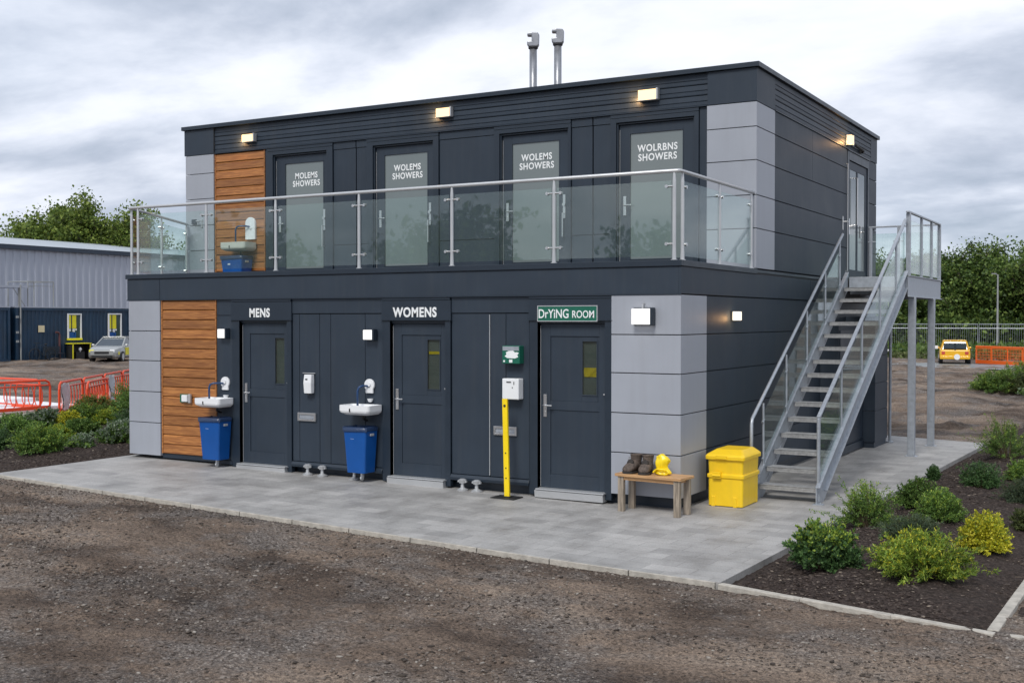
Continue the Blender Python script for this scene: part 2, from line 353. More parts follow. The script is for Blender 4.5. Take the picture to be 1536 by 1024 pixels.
# stones
ICO = np.array([(-1,1.618,0),(1,1.618,0),(-1,-1.618,0),(1,-1.618,0),(0,-1,1.618),(0,1,1.618),(0,-1,-1.618),(0,1,-1.618),(1.618,0,-1),(1.618,0,1),(-1.618,0,-1),(-1.618,0,1)])/1.9
ICF = np.array([(0,11,5),(0,5,1),(0,1,7),(0,7,10),(0,10,11),(1,5,9),(5,11,4),(11,10,2),(10,7,6),(7,1,8),(3,9,4),(3,4,2),(3,2,6),(3,6,8),(3,8,9),(4,9,5),(2,4,11),(6,2,10),(8,6,7),(9,8,1)])
def stones(name, px, py, pz, size, mat, flat=.6, elong=1.5, sink=.25):
    n = len(px)
    V = ICO[None] * (1+RNG.uniform(-.22,.22,(n,12,3)))
    sc = np.stack([size*RNG.uniform(1,elong,n), size*RNG.uniform(.7,1.1,n), size*RNG.uniform(flat*.7,flat*1.2,n)],-1)
    V = V*sc[:,None,:]
    a = RNG.uniform(0,2*np.pi,n); t = RNG.normal(0,.25,n)
    y1 = V[...,1]*np.cos(t)[:,None]-V[...,2]*np.sin(t)[:,None]; z1 = V[...,1]*np.sin(t)[:,None]+V[...,2]*np.cos(t)[:,None]
    x2 = V[...,0]*np.cos(a)[:,None]-y1*np.sin(a)[:,None]; y2 = V[...,0]*np.sin(a)[:,None]+y1*np.cos(a)[:,None]
    V = np.stack([x2+px[:,None], y2+py[:,None], z1+(pz+size*flat*(1-2*sink)*.5)[:,None]],-1).reshape(-1,3)
    Fc = (ICF[None]+12*np.arange(n)[:,None,None]).reshape(-1,3)
    return fast_mesh(name, V, Fc, mat)
def stone_mat(name, stops):
    m, nt, out = new_mat(name); L = nt.links.new
    b = N(nt,'ShaderNodeBsdfPrincipled'); b.inputs['Roughness'].default_value = .85; b.inputs['Specular IOR Level'].default_value=.3
    g = N(nt,'ShaderNodeNewGeometry'); r = ramp(nt, stops, g.outputs['Random Per Island'])
    n = N(nt,'ShaderNodeTexNoise'); n.inputs['Scale'].default_value = 90; L(g.outputs['Position'], n.inputs['Vector'])
    mr = N(nt,'ShaderNodeMapRange'); L(n.outputs['Fac'], mr.inputs[0]); mr.inputs[3].default_value=.6; mr.inputs[4].default_value=1.4
    hv = N(nt,'ShaderNodeHueSaturation'); L(mr.outputs[0], hv.inputs['Value']); L(r.outputs[0], hv.inputs['Color']); L(hv.outputs[0], b.inputs['Base Color'])
    L(b.outputs[0], out.inputs[0]); return m
def scatter(n, x0, x1, y0, y1, dens):
    x = RNG.uniform(x0,x1,n); y = RNG.uniform(y0,y1,n); k = RNG.uniform(0,1,n) < dens(x,y); return x[k], y[k]
def gd(x, y):
    d = ss(.40,.62,fbm(x*.8,y*1.3,77,4))*.85+.12
    edge = 1-ss(.05,.8,-inside_dist(x,y,PAV)); d = np.maximum(d, edge*.8)
    d = d*(.35+.65*ss(-3.,-9.,y)) + edge*.3
    d = np.where(inside_dist(x,y,PAV) > -.02, 0, d); d = np.where(inside_dist(x,y,BED) > -.08, 0, d); return d
sx_, sy_ = scatter(210000, -12, 8.2, -11.4, -2.3, gd)
dcam = np.hypot(sx_-5.3, sy_+13.4)
sz = np.exp(RNG.normal(math.log(.0062), .5, len(sx_)))*(.75+.05*dcam); sz = np.clip(sz,.003,.020)
sz *= np.where(RNG.uniform(0,1,len(sz))<.010, 1.5, 1)
tag(stones('gravel', sx_, sy_, ground_z(sx_,sy_), sz, stone_mat('gravel_stone', [(0,(.03,.024,.02)),(.4,(.10,.08,.065)),(.9,(.19,.16,.135)),(1,(.33,.30,.265))]), flat=.5),
    'loose brown and grey gravel scattered over the bare earth', 'gravel', kind='stuff')

# paving slab
def paving_mat():
    m, nt, out = new_mat('concrete_paving'); L = nt.links.new
    b = N(nt,'ShaderNodeBsdfPrincipled')
    g = N(nt,'ShaderNodeNewGeometry'); mp = N(nt,'ShaderNodeMapping'); mp.inputs['Rotation'].default_value = (0,0,.03); L(g.outputs['Position'], mp.inputs[0])
    br = N(nt,'ShaderNodeTexBrick'); br.inputs['Scale'].default_value = 1; br.inputs['Brick Width'].default_value = .50; br.inputs['Row Height'].default_value = .25
    br.inputs['Mortar Size'].default_value = .0045; br.inputs['Mortar Smooth'].default_value = .6; br.inputs['Bias'].default_value = 0
    br.inputs['Color1'].default_value = (.305,.30,.294,1); br.inputs['Color2'].default_value = (.405,.396,.386,1); br.inputs['Mortar'].default_value = (.20,.195,.188,1)
    L(mp.outputs[0], br.inputs['Vector'])
    m3 = N(nt,'ShaderNodeMapping'); m3.inputs['Scale'].default_value = (1.2,.8,1); m3.inputs['Rotation'].default_value=(0,0,.4); L(g.outputs['Position'], m3.inputs[0])
    n = N(nt,'ShaderNodeTexNoise'); n.inputs['Scale'].default_value = 1.9; n.inputs['Detail'].default_value = 9; n.inputs['Roughness'].default_value = .62; L(m3.outputs[0], n.inputs['Vector'])
    r = ramp(nt, [(.30,(.68,.665,.645)),(.5,(.97,.96,.945)),(.68,(1.14,1.13,1.11))], n.outputs['Fac'])
    mx = N(nt,'ShaderNodeMixRGB',blend_type='MULTIPLY'); mx.inputs[0].default_value = 1; L(br.outputs['Color'], mx.inputs[1]); L(r.outputs[0], mx.inputs[2])
    f = N(nt,'ShaderNodeTexNoise'); f.inputs['Scale'].default_value = 55; f.inputs['Detail'].default_value = 6; L(g.outputs['Position'], f.inputs['Vector'])
    fr = ramp(nt, [(.3,(.84,.84,.84)),(.7,(1.14,1.14,1.14))], f.outputs['Fac'])
    m2 = N(nt,'ShaderNodeMixRGB',blend_type='MULTIPLY'); m2.inputs[0].default_value = 1; L(mx.outputs[0], m2.inputs[1]); L(fr.outputs[0], m2.inputs[2])
    L(m2.outputs[0], b.inputs['Base Color'])
    rr = N(nt,'ShaderNodeMapRange'); L(n.outputs['Fac'], rr.inputs[0]); rr.inputs[3].default_value=.42; rr.inputs[4].default_value=.8; L(rr.outputs[0], b.inputs['Roughness'])
    iv = N(nt,'ShaderNodeMath',operation='MULTIPLY_ADD'); L(br.outputs['Fac'], iv.inputs[0]); iv.inputs[1].default_value=-.6; L(f.outputs['Fac'], iv.inputs[2])
    bp = N(nt,'ShaderNodeBump'); bp.inputs['Strength'].default_value = .25; bp.inputs['Distance'].default_value = .006; L(iv.outputs[0], bp.inputs['Height']); L(bp.outputs[0], b.inputs['Normal'])
    L(b.outputs[0], out.inputs[0]); return m
pv = MB()
def pavpoly(pts):
    n = len(pts); t = [(x,y,float(slope_z(np.array(x)))) for x,y in pts]; bt = [(x,y,-.28) for x,y in pts]
    pv.add(t+bt, [tuple(range(n)), tuple(reversed(range(n,2*n)))]+[(i,n+i,n+(i+1)%n,(i+1)%n) for i in range(n)])
fy = lambda x: -2.53+(x+9.86)*(-3.46+2.53)/(1.77+9.86)
pavpoly([(-9.86,-2.53),(0,fy(0)),(0,10.95),(-2,11.5),(-9.95,3.0)])
pavpoly([(0,fy(0)),(1.77,-3.46),(2.27,10.25),(0,10.95)])
tag(pv.build('pavement', paving_mat()), kind='structure')
# paving edge strip (flush concrete edging along the front)
e = MB(); x0, y0, x1, y1 = -9.9,-2.53,1.74,-3.46; nseg = 13
for i in range(nseg):
    a = i/nseg; b_ = (i+1)/nseg-.0012
    ax, ay, bx, by = x0+(x1-x0)*a, y0+(y1-y0)*a, x0+(x1-x0)*b_, y0+(y1-y0)*b_
    za, zb = .0102*max(0,-ax)+.0015, .0102*max(0,-bx)+.0015
    e.add([(ax,ay-.032,za-.2),(bx,by-.032,zb-.2),(bx,by,zb-.2),(ax,ay,za-.2),(ax,ay-.032,za),(bx,by-.032,zb),(bx,by,zb),(ax,ay,za)],
          [(0,3,2,1),(4,5,6,7),(0,1,5,4),(1,2,6,5),(2,3,7,6),(3,0,4,7)])
tag(e.build('kerb', 'conc', bevel=.004), kind='structure')
# kerb stones round the bed
k = MB()
def kerbline(p, q, w, h0, h1, L_=.92, seed=1):
    rd = random.Random(seed); p = Vector(p); q = Vector(q); n = max(1, round((q-p).length/L_))
    for i in range(n):
        a = p.lerp(q, i/n); b_ = p.lerp(q, (i+1)/n-.004/(q-p).length)
        dz = rd.uniform(-.005,.006); o = rd.uniform(-.004,.004)
        k.bar((a.x+o,a.y,(h0+h1)/2+dz),(b_.x+o,b_.y,(h0+h1)/2+dz), w, h1-h0)
kerbline((1.78,-3.50),(4.17,-4.05),.075,-.2,.006,seed=3)
kerbline((4.14,-3.97),(4.2,-1.9),.085,-.2,.010,.5,seed=5)
kerbline((4.2,-1.9),(4.75,9.0),.085,-.2,.006,.9,seed=9)
tag(k.build('kerb', 'conc', bevel=.008), kind='structure')
# small broken stones past the corner
k2 = MB()
for i,(x,y,s_) in enumerate([(4.33,-4.03,.075),(4.50,-4.0,.07),(4.66,-4.06,.06),(4.8,-3.98,.08)]):
    k2.prism([(x+s_*math.cos(a*1.256+i)*(1+.2*((a*7+i)%3-1)), y+s_*.6*math.sin(a*1.256+i)) for a in range(5)], -.1, .004-.004*(i%2))
tag(k2.build('edging_stones', 'conc', bevel=.006), 'row of small broken pale edging stones beyond the kerb corner', 'edging stones', kind='stuff')

# planting beds (bark mulch)
def mulch_mat():
    m, nt, out = new_mat('bark_mulch'); L = nt.links.new
    b = N(nt,'ShaderNodeBsdfPrincipled'); b.inputs['Roughness'].default_value = .95; b.inputs['Specular IOR Level'].default_value=.2
    g = N(nt,'ShaderNodeNewGeometry')
    n = N(nt,'ShaderNodeTexNoise'); n.inputs['Scale'].default_value = 26; n.inputs['Detail'].default_value = 8; n.inputs['Roughness'].default_value=.75; L(g.outputs['Position'], n.inputs['Vector'])
    r = ramp(nt, [(.32,(.012,.009,.008)),(.5,(.045,.033,.028)),(.68,(.11,.085,.072))], n.outputs['Fac']); L(r.outputs[0], b.inputs['Base Color'])
    bp = N(nt,'ShaderNodeBump'); bp.inputs['Strength'].default_value = 1; bp.inputs['Distance'].default_value = .025; L(n.outputs['Fac'], bp.inputs['Height']); L(bp.outputs[0], b.inputs['Normal'])
    L(b.outputs[0], out.inputs[0]); return m
MM = mulch_mat()
def bed(poly, x0, x1, y0, y1, st, fz, name='planting_bed'):
    xs = np.arange(x0, x1+st, st); ys = np.arange(y0, y1+st, st); X, Y = np.meshgrid(xs, ys)
    D = inside_dist(X, Y, poly); Z = fz(X, Y, D)
    Z = np.where(D < 0, -.6, Z); idx = np.arange(X.size).reshape(X.shape)
    ok = (D > -.02); q = ok[:-1,:-1]&ok[:-1,1:]&ok[1:,1:]&ok[1:,:-1]
    Fq = np.stack([idx[:-1,:-1],idx[:-1,1:],idx[1:,1:],idx[1:,:-1]],-1)[q]
    Z = np.where(D < 0, fz(X,Y,np.maximum(D,0)), Z)
    return tag(fast_mesh(name, np.stack([X.ravel(),Y.ravel(),Z.ravel()],-1), Fq, MM, smooth=True), kind='structure')
BEDX = [(1.7,-3.46),(4.2,-4.02),(16,-4.02),(16,17),(2.3,17),(2.24,10.2)]
bed([(1.75,-3.47),(4.16,-4.02),(4.24,-1.5),(4.8,16.0),(2.47,16.0),(2.25,10.2)], 1.6, 5, -4.2, 16.1, .04, bed_z)
bed([(4.16,-4.0),(10,-4.0),(14,16),(4.8,16)], 4, 14, -4.2, 16, .08, lambda x,y,d: -.03+(fbm(x*2,y*2,5,4)-.5)*.06+.0*d)
def lz(x, y, d): return slope_z(x)-.05+.10*ss(0,.8,d)+(fbm(x*1.3,y*1.3,15,4)-.4)*.16*ss(0,.6,d)
bed(BEDL, -26.5, -9.6, -2.6, 18.2, .1, lz)
def bedL_z(x, y): return float(lz(np.array(x), np.array(y), inside_dist(np.array(x), np.array(y), BEDL)))
mx_, my_ = scatter(26000, 1.75, 4.2, -4.0, 9, lambda x,y: np.where(inside_dist(x,y,[(1.80,-3.42),(4.1,-3.96),(4.2,-1.5),(4.6,9.0),(2.25,9)])>.04, np.where(y<0,.9,.45), 0))
tag(stones('mulch_chips', mx_, my_, bed_z(mx_,my_,inside_dist(mx_,my_,BED)), RNG.uniform(.006,.016,len(mx_)), stone_mat('bark_chip', [(0,(.015,.010,.008)),(.6,(.06,.043,.035)),(.93,(.12,.095,.08)),(1,(.28,.23,.18))]), flat=.35, elong=2.6),
    'dark brown bark mulch covering the planting bed', 'mulch', kind='stuff')
mx_, my_ = scatter(9000, -14, -9.8, -2.4, 3.5, lambda x,y: np.where(inside_dist(x,y,BEDL)>.05,.8,0))
tag(stones('mulch_chips', mx_, my_, lz(mx_,my_,inside_dist(mx_,my_,BEDL)), RNG.uniform(.008,.02,len(mx_)), 'bark' if False else bpy.data.materials['bark_chip'], flat=.35, elong=2.4),
    'dark brown bark mulch covering the bed left of the building', 'mulch', kind='stuff')

# ------------------------------------------------------------------ main building
W = -9.78; YU = 2.97; XU = -11.5; YB = 10.85
B = thing('shower_block', 'two storey charcoal modular shower and drying room block with timber strip', 'building', (-5,5,0))
def part(mb, name, mat, **kw):
    par = kw.pop('parent', B)
    if name in ('wall_panel','base_rail','fascia_corner','side_panel','door_frame_trim'):    # each tray its own part
        par_ = list(range(len(mb.v)))
        def find(a):
            while par_[a] != a: par_[a] = par_[par_[a]]; a = par_[a]
            return a
        for f in mb.f:
            for q in f[1:]: par_[find(q)] = find(f[0])
        roots = {}
        for f in mb.f: roots.setdefault(find(f[0]), []).append(f)
        for fs in roots.values():
            ids = sorted({q for f in fs for q in f}); mp_ = {q:i for i,q in enumerate(ids)}
            MB().add([mb.v[q] for q in ids], [tuple(mp_[q] for q in f) for f in fs]).build(name, mat, par, **kw)
        return None
    return mb.build(name, mat, par, **kw)
# cores (dark backing, seen only in the joints)
m = MB(); m.prism([(W+.3,.10),(-.02,.10),(-.02,YB-.02),(XU+.05,YB-.02),(XU+.05,YU+.1)], .16, 3.04)
part(m, 'lower_core', 'joint')
m = MB(); m.prism([(W+.35,.14),(-.07,.14),(-.07,YB-.1),(XU+.2,YB-.1),(XU+.2,YU+.15)], -.1, .16)
part(m, 'plinth', 'dark2')
m = MB(); m.box(XU+.02,-.03,YU+.10,YB-.03,3.1,6.083); part(m, 'upper_core', 'joint')
# deck and roof
m = MB(); m.prism([(W-.02,-.02),(.02,-.02),(.02,YB),(XU,YB),(XU,YU+.02)], 3.041, 3.10); part(m, 'balcony_deck', 'deckm')
m = MB(); m.box(XU+.062,-.062,YU+.062,YB-.062,6.0835,6.12); part(m, 'roof', 'deckm')
def frame_strip(mb, segs, z0, z1, t):
    """slabs of thickness t outside a chain of wall lines (p,q given so that outside is to the right)"""
    for (p, q) in segs:
        d = Vector((q[0]-p[0], q[1]-p[1])).normalized(); nrm = Vector((d.y,-d.x))*t
        mb.prism([(p[0]+nrm.x,p[1]+nrm.y),(q[0]+nrm.x,q[1]+nrm.y),(q[0],q[1]),(p[0],p[1])], z0, z1)
# lower fascia band
m = MB()
g = .004
for a, b_ in ((W-.03,-9.05-g),(-9.05+g,.0)): m.box(a,b_,-.03,.05,2.715,3.055)
m.box(.0005,.03,-.0295,YU+2.9,2.715,3.054); m.box(.0005,.03,YU+2.91,YB,2.715,3.054)
frame_strip(m, [((XU+.05,YU+.1),(W+.0,.03))], 2.715, 3.053, .03)
part(m, 'lower_fascia', 'dark', bevel=.004)
m = MB(); m.box(W-.05,.045,-.052,.0,3.06,3.135); m.box(-.03,.046,.001,YU-.002,3.06,3.134); m.box(-.03,.042,YU,YB+.01,3.075,3.120)
frame_strip(m, [((XU+.05,YU+.1),(W-.0,-.0))], 3.06, 3.134, .05)
m.box(W-.04,.036,-.040,-.031,2.70,2.716)
part(m, 'deck_edge_flashing', 'dark2', bevel=.004)
# grey corner cladding
def panels(mb, axis_, a0, a1, zs, pos, t=.03, gap=.006):
    for z0, z1 in zip(zs[:-1], zs[1:]):
        if axis_ == 'x': mb.box(a0+gap/2,a1-gap/2,pos-t,pos,z0+gap,z1-gap)
        else: mb.box(pos,pos+t,a0+gap/2,a1-gap/2,z0+gap,z1-gap)
ZL = [.15,.69,1.2,1.71,2.2,2.705]; ZU = [3.14,3.73,4.22,4.73,5.22,5.585]
m = MB(); panels(m,'x',W-.0,-9.05,ZL,.03,.06,.006); part(m, 'grey_cladding', 'grey', bevel=.003)
m = MB()
for z0,z1 in zip(ZL[:-1],ZL[1:]):   # L-shaped corner trays
    m.prism([(-.92,-.03),(.03,-.03),(.03,.885),(.0,.885),(.0,.0),(-.92,.0)], z0+.006, z1-.006)
part(m, 'grey_cladding', 'grey', bevel=.003)
m = MB(); panels(m,'x',XU-.0,-10.755,ZU,YU+.03,.06); part(m, 'grey_cladding', 'grey', bevel=.003)
m = MB()
for z0,z1 in zip(ZU[:-1],ZU[1:]):
    m.prism([(-.735,YU-.03),(.03,YU-.03),(.03,3.84),(.0,3.84),(.0,YU),(-.735,YU)], z0+.006, z1-.006)
part(m, 'grey_cladding', 'grey', bevel=.003)
# timber
def timber(x0, x1, z0, z1, n, y, name='timber_cladding'):
    m = MB(); h = (z1-z0)/n
    for i in range(n):
        a = z0+i*h; b_ = a+h
        m.xprism([(y,a+.003),(y-.032,a+.003),(y-.036,a+.012),(y-.034,b_-.024),(y-.018,b_-.008),(y-.014,b_-.001),(y,b_-.001)], x0+.03, x1-.025)
    m.box(x0,x0+.028,y-.042,y,z0,z1); m.box(x1-.023,x1,y-.042,y,z0,z1)
    return part(m, name, 'wood')
timber(-9.04,-7.82,.20,2.70,16,.03); timber(-10.745,-9.47,3.15,5.575,15,YU+.03)
# dark wall panels, lower
m = MB(); y0, y1 = .0, .06
for a, b_ in ((-7.815,-7.49),):
    m.box(a,b_,y0,y1,.17,2.45); m.box(a,b_,y0,y1,2.458,2.70)
for rng, cuts in (((-6.265,-4.575),(-6.13,-5.74,-5.53,-4.89)),((-3.385,-2.145),(-2.76,-2.51))):
    c = [rng[0],*cuts,rng[1]]
    for a, b_ in zip(c[:-1],c[1:]): m.box(a+.004,b_-.004,y0+.01,y1,.245,2.47)
    m.box(rng[0]+.003,rng[1]-.003,y0,y1,2.482,2.70)
part(m, 'wall_panel', 'dark', bevel=.003)
m = MB()
for a, b_ in ((-6.27,-4.57),(-3.39,-2.14)):
    m.xprism([(.06,.16),(-.025,.16),(-.03,.20),(-.005,.238),(.06,.238)], a, b_)
m.box(-7.82,-7.49,-.015,.06,.10,.165); m.box(-9.05,-7.83,.02,.06,.12,.195)
part(m, 'base_rail', 'dark2', bevel=.003)
m = MB(); m.box(-2.766,-2.757,-.004,.01,.26,2.46); part(m, 'panel_trim', 'steelp')
# lower side wall panels
m = MB()
for i,(z0,z1) in enumerate(zip(ZL[:-1],ZL[1:])):
    for a,b_ in ((.895,5.9),(5.905,YB)):
        m.box(.0,.022,a,b_,z0+.006,z1-.006)
part(m, 'side_panel', 'dark', bevel=.003)
m = MB()
for i,(z0,z1) in enumerate(zip(ZU[:-1],ZU[1:])):
    cuts = [3.85,5.99,8.40] if i >= 3 else [3.85,8.40]
    for a,b_ in zip(cuts[:-1],cuts[1:]): m.box(.0,.022,a+.002,b_-.002,z0+.006,z1-.006)
    m.box(.0,.022,10.16,YB,z0+.006,z1-.006)
part(m, 'side_panel', 'dark', bevel=.003)
m = MB(); m.box(XU+.01,-.01,YB-.02,YB,.16,3.05); m.box(XU+.01,-.01,YB-.02,YB,3.12,5.6); m.box(XU-.02,XU+.015,YU+.1,YB,3.12,5.6)
frame_strip(m, [((XU+.05,YU+.12),(W+.02,.03))], .16, 2.71, .02); part(m, 'rear_panel', 'dark')
# upper dark walls
m = MB(); y0, y1 = YU, YU+.06
for a,b_ in ((-7.845,-7.34),(-7.325,-7.09),(-5.55,-4.455),(-3.02,-2.65),(-2.635,-2.335)):
    m.box(a+.003,b_-.003,y0+.008,y1,3.14,3.725); m.box(a+.003,b_-.003,y0+.008,y1,3.737,5.445); m.box(a+.003,b_-.003,y0,y1,5.453,5.58)
m.box(-9.462,-9.42,y0,y1,3.14,5.58); m.box(-.865,-.742,y0+.01,y1,3.14,5.58)
part(m, 'wall_panel', 'dark', bevel=.003)
# upper fascia with grooved boards
m = MB()
def boards(a0, a1, axis_, pos):
    zs = [5.60,5.735,5.77,5.905,5.94,6.075]
    prof = []
    for i in range(3):
        z0 = 5.60+i*.16; z1 = z0+(.148 if i < 2 else .157)
        prof = [(0,z0),(.03,z0),(.034,z0+.012),(.034,z0+.055),(.024,z0+.06),(.024,z0+.068),(.034,z0+.073),(.030,z1),(0,z1)]
        if axis_ == 'x': m.xprism([(pos-o,z) for o,z in prof], a0, a1)
        else:
            n = len(prof); m.add([(pos+o,a0,z) for o,z in prof]+[(pos+o,a1,z) for o,z in prof],
                [tuple(range(n)),tuple(reversed(range(n,2*n)))]+[((i_+1)%n,i_,n+i_,n+(i_+1)%n) for i_ in range(n)])
boards(-10.75,-.735,'x',YU+.035); boards(3.85,10.30,'y',-.005)
part(m, 'fascia_boards', 'dark')
m = MB(); m.box(XU-.03,-10.756,YU-.03,YU+.05,5.59,6.08); m.prism([(-.729,YU-.03),(.03,YU-.03),(.03,3.845),(.0,3.845),(.0,YU+.04),(-.729,YU+.04)],5.59,6.08)
m.box(0,.03,10.305,YB+.01,5.59,6.08); m.box(XU-.03,XU,YU+.06,YB,5.59,6.08)
part(m, 'fascia_corner', 'dark', bevel=.003)
m = MB(); m.box(XU-.07,.075,YU-.075,YU+.06,6.085,6.155); m.box(-.06,.076,YU+.061,YB+.06,6.085,6.154); m.box(XU-.07,XU+.06,YU+.061,YB+.06,6.085,6.154); m.box(XU+.061,-.061,YB-.06,YB+.06,6.085,6.154)
m.box(XU-.02,.026,YU+.0,YU+.10,6.0815,6.0845)
part(m, 'roof_edge_trim', 'dark2', bevel=.006)
m = MB(); m.box(.0,.040,3.85,10.3,5.583,5.597); m.box(-10.755,-.735,YU-.032,YU+.02,5.583,5.597); part(m, 'fascia_drip', 'dark2')

# ---- doors, lower
def ring(mb, x0,x1,z0,z1, w, y0, y1, wl=None, wb=None):
    wl = wl or w; wb = wb or w
    mb.box(x0,x0+wl,y0,y1,z0,z1); mb.box(x1-w,x1,y0,y1,z0,z1)
    mb.box(x0+wl,x1-w,y0,y1,z1-w,z1); mb.box(x0+wl,x1-w,y0,y1,z0,z0+wb)
def lever(x, y, z, parent, side=1, face=-1):
    m = MB(); m.box(x-.024,x+.024,y-.012,y,z-.155,z+.145)
    m.tube([(x,y-.012,z),(x,y-.06,z),(x+.02*side,y-.068,z),(x+.13*side,y-.068,z)], .011, 8)
    m.tube([(x,y-.012,z-.09),(x,y-.016,z-.09)], .012, 8)
    return m.build('handle', 'steel', parent, bevel=.002)
LZ0, LZ1 = .14, 2.33
def lower_door(x0, x1, gx0, gx1, sur, header):
    y = .055
    m = MB()
    m.box(sur[0],x0-.012,-.012,.07,.06,2.38); m.box(x1+.006,sur[1],-.012,.07,.06,2.38)
    m.box(x0-.03,x0-.012,-.005,.12,.1,2.36); m.box(x0-.012,x1+.006,.03,.12,2.335,2.38)
    m.box(sur[0]-.01,sur[1]+.01,-.02,.07,2.383,2.66); m.box(sur[0]-.02,sur[1]+.02,-.034,.07,2.375,2.383)
    m.box(sur[0],sur[1],-.026,.07,2.665,2.70)
    fr = part(m, 'door_frame', 'dark2', bevel=.003)
    m = MB(); zr0, zr1 = 1.19, 1.31; a, b_ = x0+.15, x1-.10
    m.box(x0,a,y,y+.05,LZ0,LZ1); m.box(b_,x1,y,y+.05,LZ0,LZ1)
    m.box(a,b_,y,y+.05,2.17,LZ1); m.box(a,b_,y,y+.05,LZ0,.33); m.box(a,b_,y+.002,y+.05,zr0,zr1)
    # recessed panels, the top one round the glass
    m.box(a,b_,y+.014,y+.045,.33,zr0); 
    m.box(a,gx0-.02,y+.014,y+.045,zr1,2.17); m.box(gx1+.02,b_,y+.014,y+.045,zr1,2.17)
    m.box(gx0-.02,gx1+.02,y+.014,y+.045,2.115,2.17); m.box(gx0-.02,gx1+.02,y+.014,y+.045,zr1,1.395)
    ring(m, gx0-.022,gx1+.022,1.39,2.12,.016,y+.004,y+.02)
    d = part(m, 'door', 'dark', bevel=.003)
    m = MB(); m.box(gx0-.018,gx1+.018,y+.038,y+.042,1.397,2.113); m.build('door_lining', 'inner', d)
    m = MB(); m.box(gx0-.006,gx1+.006,y+.008,y+.012,1.40,2.11); m.build('pane', 'pane', d)
    lever(x0+.075, y, 1.25, d, 1)
    m = MB(); m.tube([(x1-.02,y-.006,1.42),(x1-.02,y-.03,1.42)],.011,8); m.box(x0+.001,x0+.007,y-.003,y,LZ0+.02,LZ1-.02); m.build('door_edge_trim', 'steelp', d)
    m = MB(); m.xprism([(.06,.03),(-.075,.03),(-.085,.125),(.06,.13)], x0-.02, x1+.015); m.box(x0-.0,x1+.03,-.095,.05,.134,.150)
    part(m, 'threshold', 'steelp', bevel=.002)
    return d
d1 = lower_door(-7.32,-6.37,-6.65,-6.48,(-7.485,-6.275),'MENS')
d2 = lower_door(-4.42,-3.49,-3.82,-3.63,(-4.565,-3.395),'WOMENS')
d3 = lower_door(-2.0,-1.03,-1.37,-1.18,(-2.135,-.925),'')
# yellow band added behind the drying-room pane, standing in for its reflection
m = MB(); m.loft([[(x,.082+.006*math.sin(x*120+z*40),z) for x in (-1.365,-1.34,-1.30,-1.26,-1.22,-1.187)]+[(x,.0925,z) for x in (-1.187,-1.365)] for z in (1.64,1.68,1.72,1.76)]); m.build('yellow_reflection', 'yellow', d3)
m = MB(); m.box(-3.82,-3.63,.086,.092,1.9,1.94); m.build('yellow_reflection', 'yellow', d2)  # yellow strip added in place of a reflection in the WOMENS pane
text('lettering','MENS',.185,B,'letter',(-6.90,-.0225,2.487),bold=.034,spacing=1.12,sx=.84)
text('lettering','WOMENS',.185,B,'letter',(-3.99,-.0225,2.487),bold=.034,spacing=1.12,sx=.86)
# ---- doors, upper
def upper_door(sur, x0, x1, gx0, gx1, txt, tx, handle):
    y = YU+.055
    m = MB(); m.box(sur[0],x0-.03,YU-.02,y+.05,3.13,5.52); m.box(x1+.03,sur[1],YU-.02,y+.05,3.13,5.52); m.box(sur[0],sur[1],YU-.02,y+.05,5.525,5.58)
    m.box(x0-.03,x1+.03,YU-.02,y+.05,5.455,5.52); m.box(x0-.028,x0-.006,YU+.01,y+.05,3.13,5.45); m.box(x1+.006,x1+.028,YU+.01,y+.05,3.13,5.45); m.box(x0-.006,x1+.006,YU+.02,y+.05,5.425,5.45)
    part(m, 'door_frame', 'dark2', bevel=.003)
    m = MB(); m.box(x0,gx0,y,y+.04,3.15,5.42); m.box(gx1,x1,y,y+.04,3.15,5.42); m.box(gx0,gx1,y,y+.04,5.28,5.42); m.box(gx0,gx1,y,y+.04,3.15,3.33)
    ring(m, gx0-.012,gx1+.012,3.318,5.292,.014,y-.006,y-.0005)
    d = part(m, 'door', 'dark', bevel=.002)
    m = MB(); m.box(gx0+.001,gx1-.001,y+.012,y+.03,3.331,5.279); pn = m.build('pane', 'frost', d)
    text('lettering',txt,.150,pn,'letter',(tx,y+.010,4.965),bold=.022,spacing=1.12,sx=.86)
    if 'L' in handle: lever(x0+.09, y, 4.17, d, 1)
    if 'R' in handle:
        m = MB(); hx = x1-.075; m.box(hx-.022,hx+.022,y-.012,y,4.02,4.40); m.tube([(hx,y-.012,4.1),(hx,y-.07,4.1),(hx,y-.07,3.72),(hx,y-.012,3.72)],.011,8); m.tube([(hx,y-.01,4.24),(hx,y-.035,4.24)],.028,10); m.build('handle','steel',d)
    m = MB(); m.box(x0+.001,x0+.007,y-.004,y,3.3,5.35); m.build('door_edge_trim', 'steelp', d)
    m = MB(); m.box(x0-.02,x1+.02,YU-.05,y-.004,3.115,3.145); part(m, 'threshold', 'steelp', bevel=.002)
upper_door((-9.415,-7.852),-9.24,-8.02,-9.02,-8.12,'MOLEMS\nSHOWERS',-8.53,'LR')
upper_door((-7.085,-5.557),-6.92,-5.70,-6.74,-5.83,'WOLEMS\nSHOWERS',-6.26,'LR')
upper_door((-4.45,-3.025),-4.32,-3.10,-4.14,-3.27,'WOLEMS\nSHOWERS',-3.69,'LR')
upper_door((-2.33,-.87),-2.20,-.97,-2.02,-1.15,'WOLRBNS\nSHOWERS',-1.57,'L')
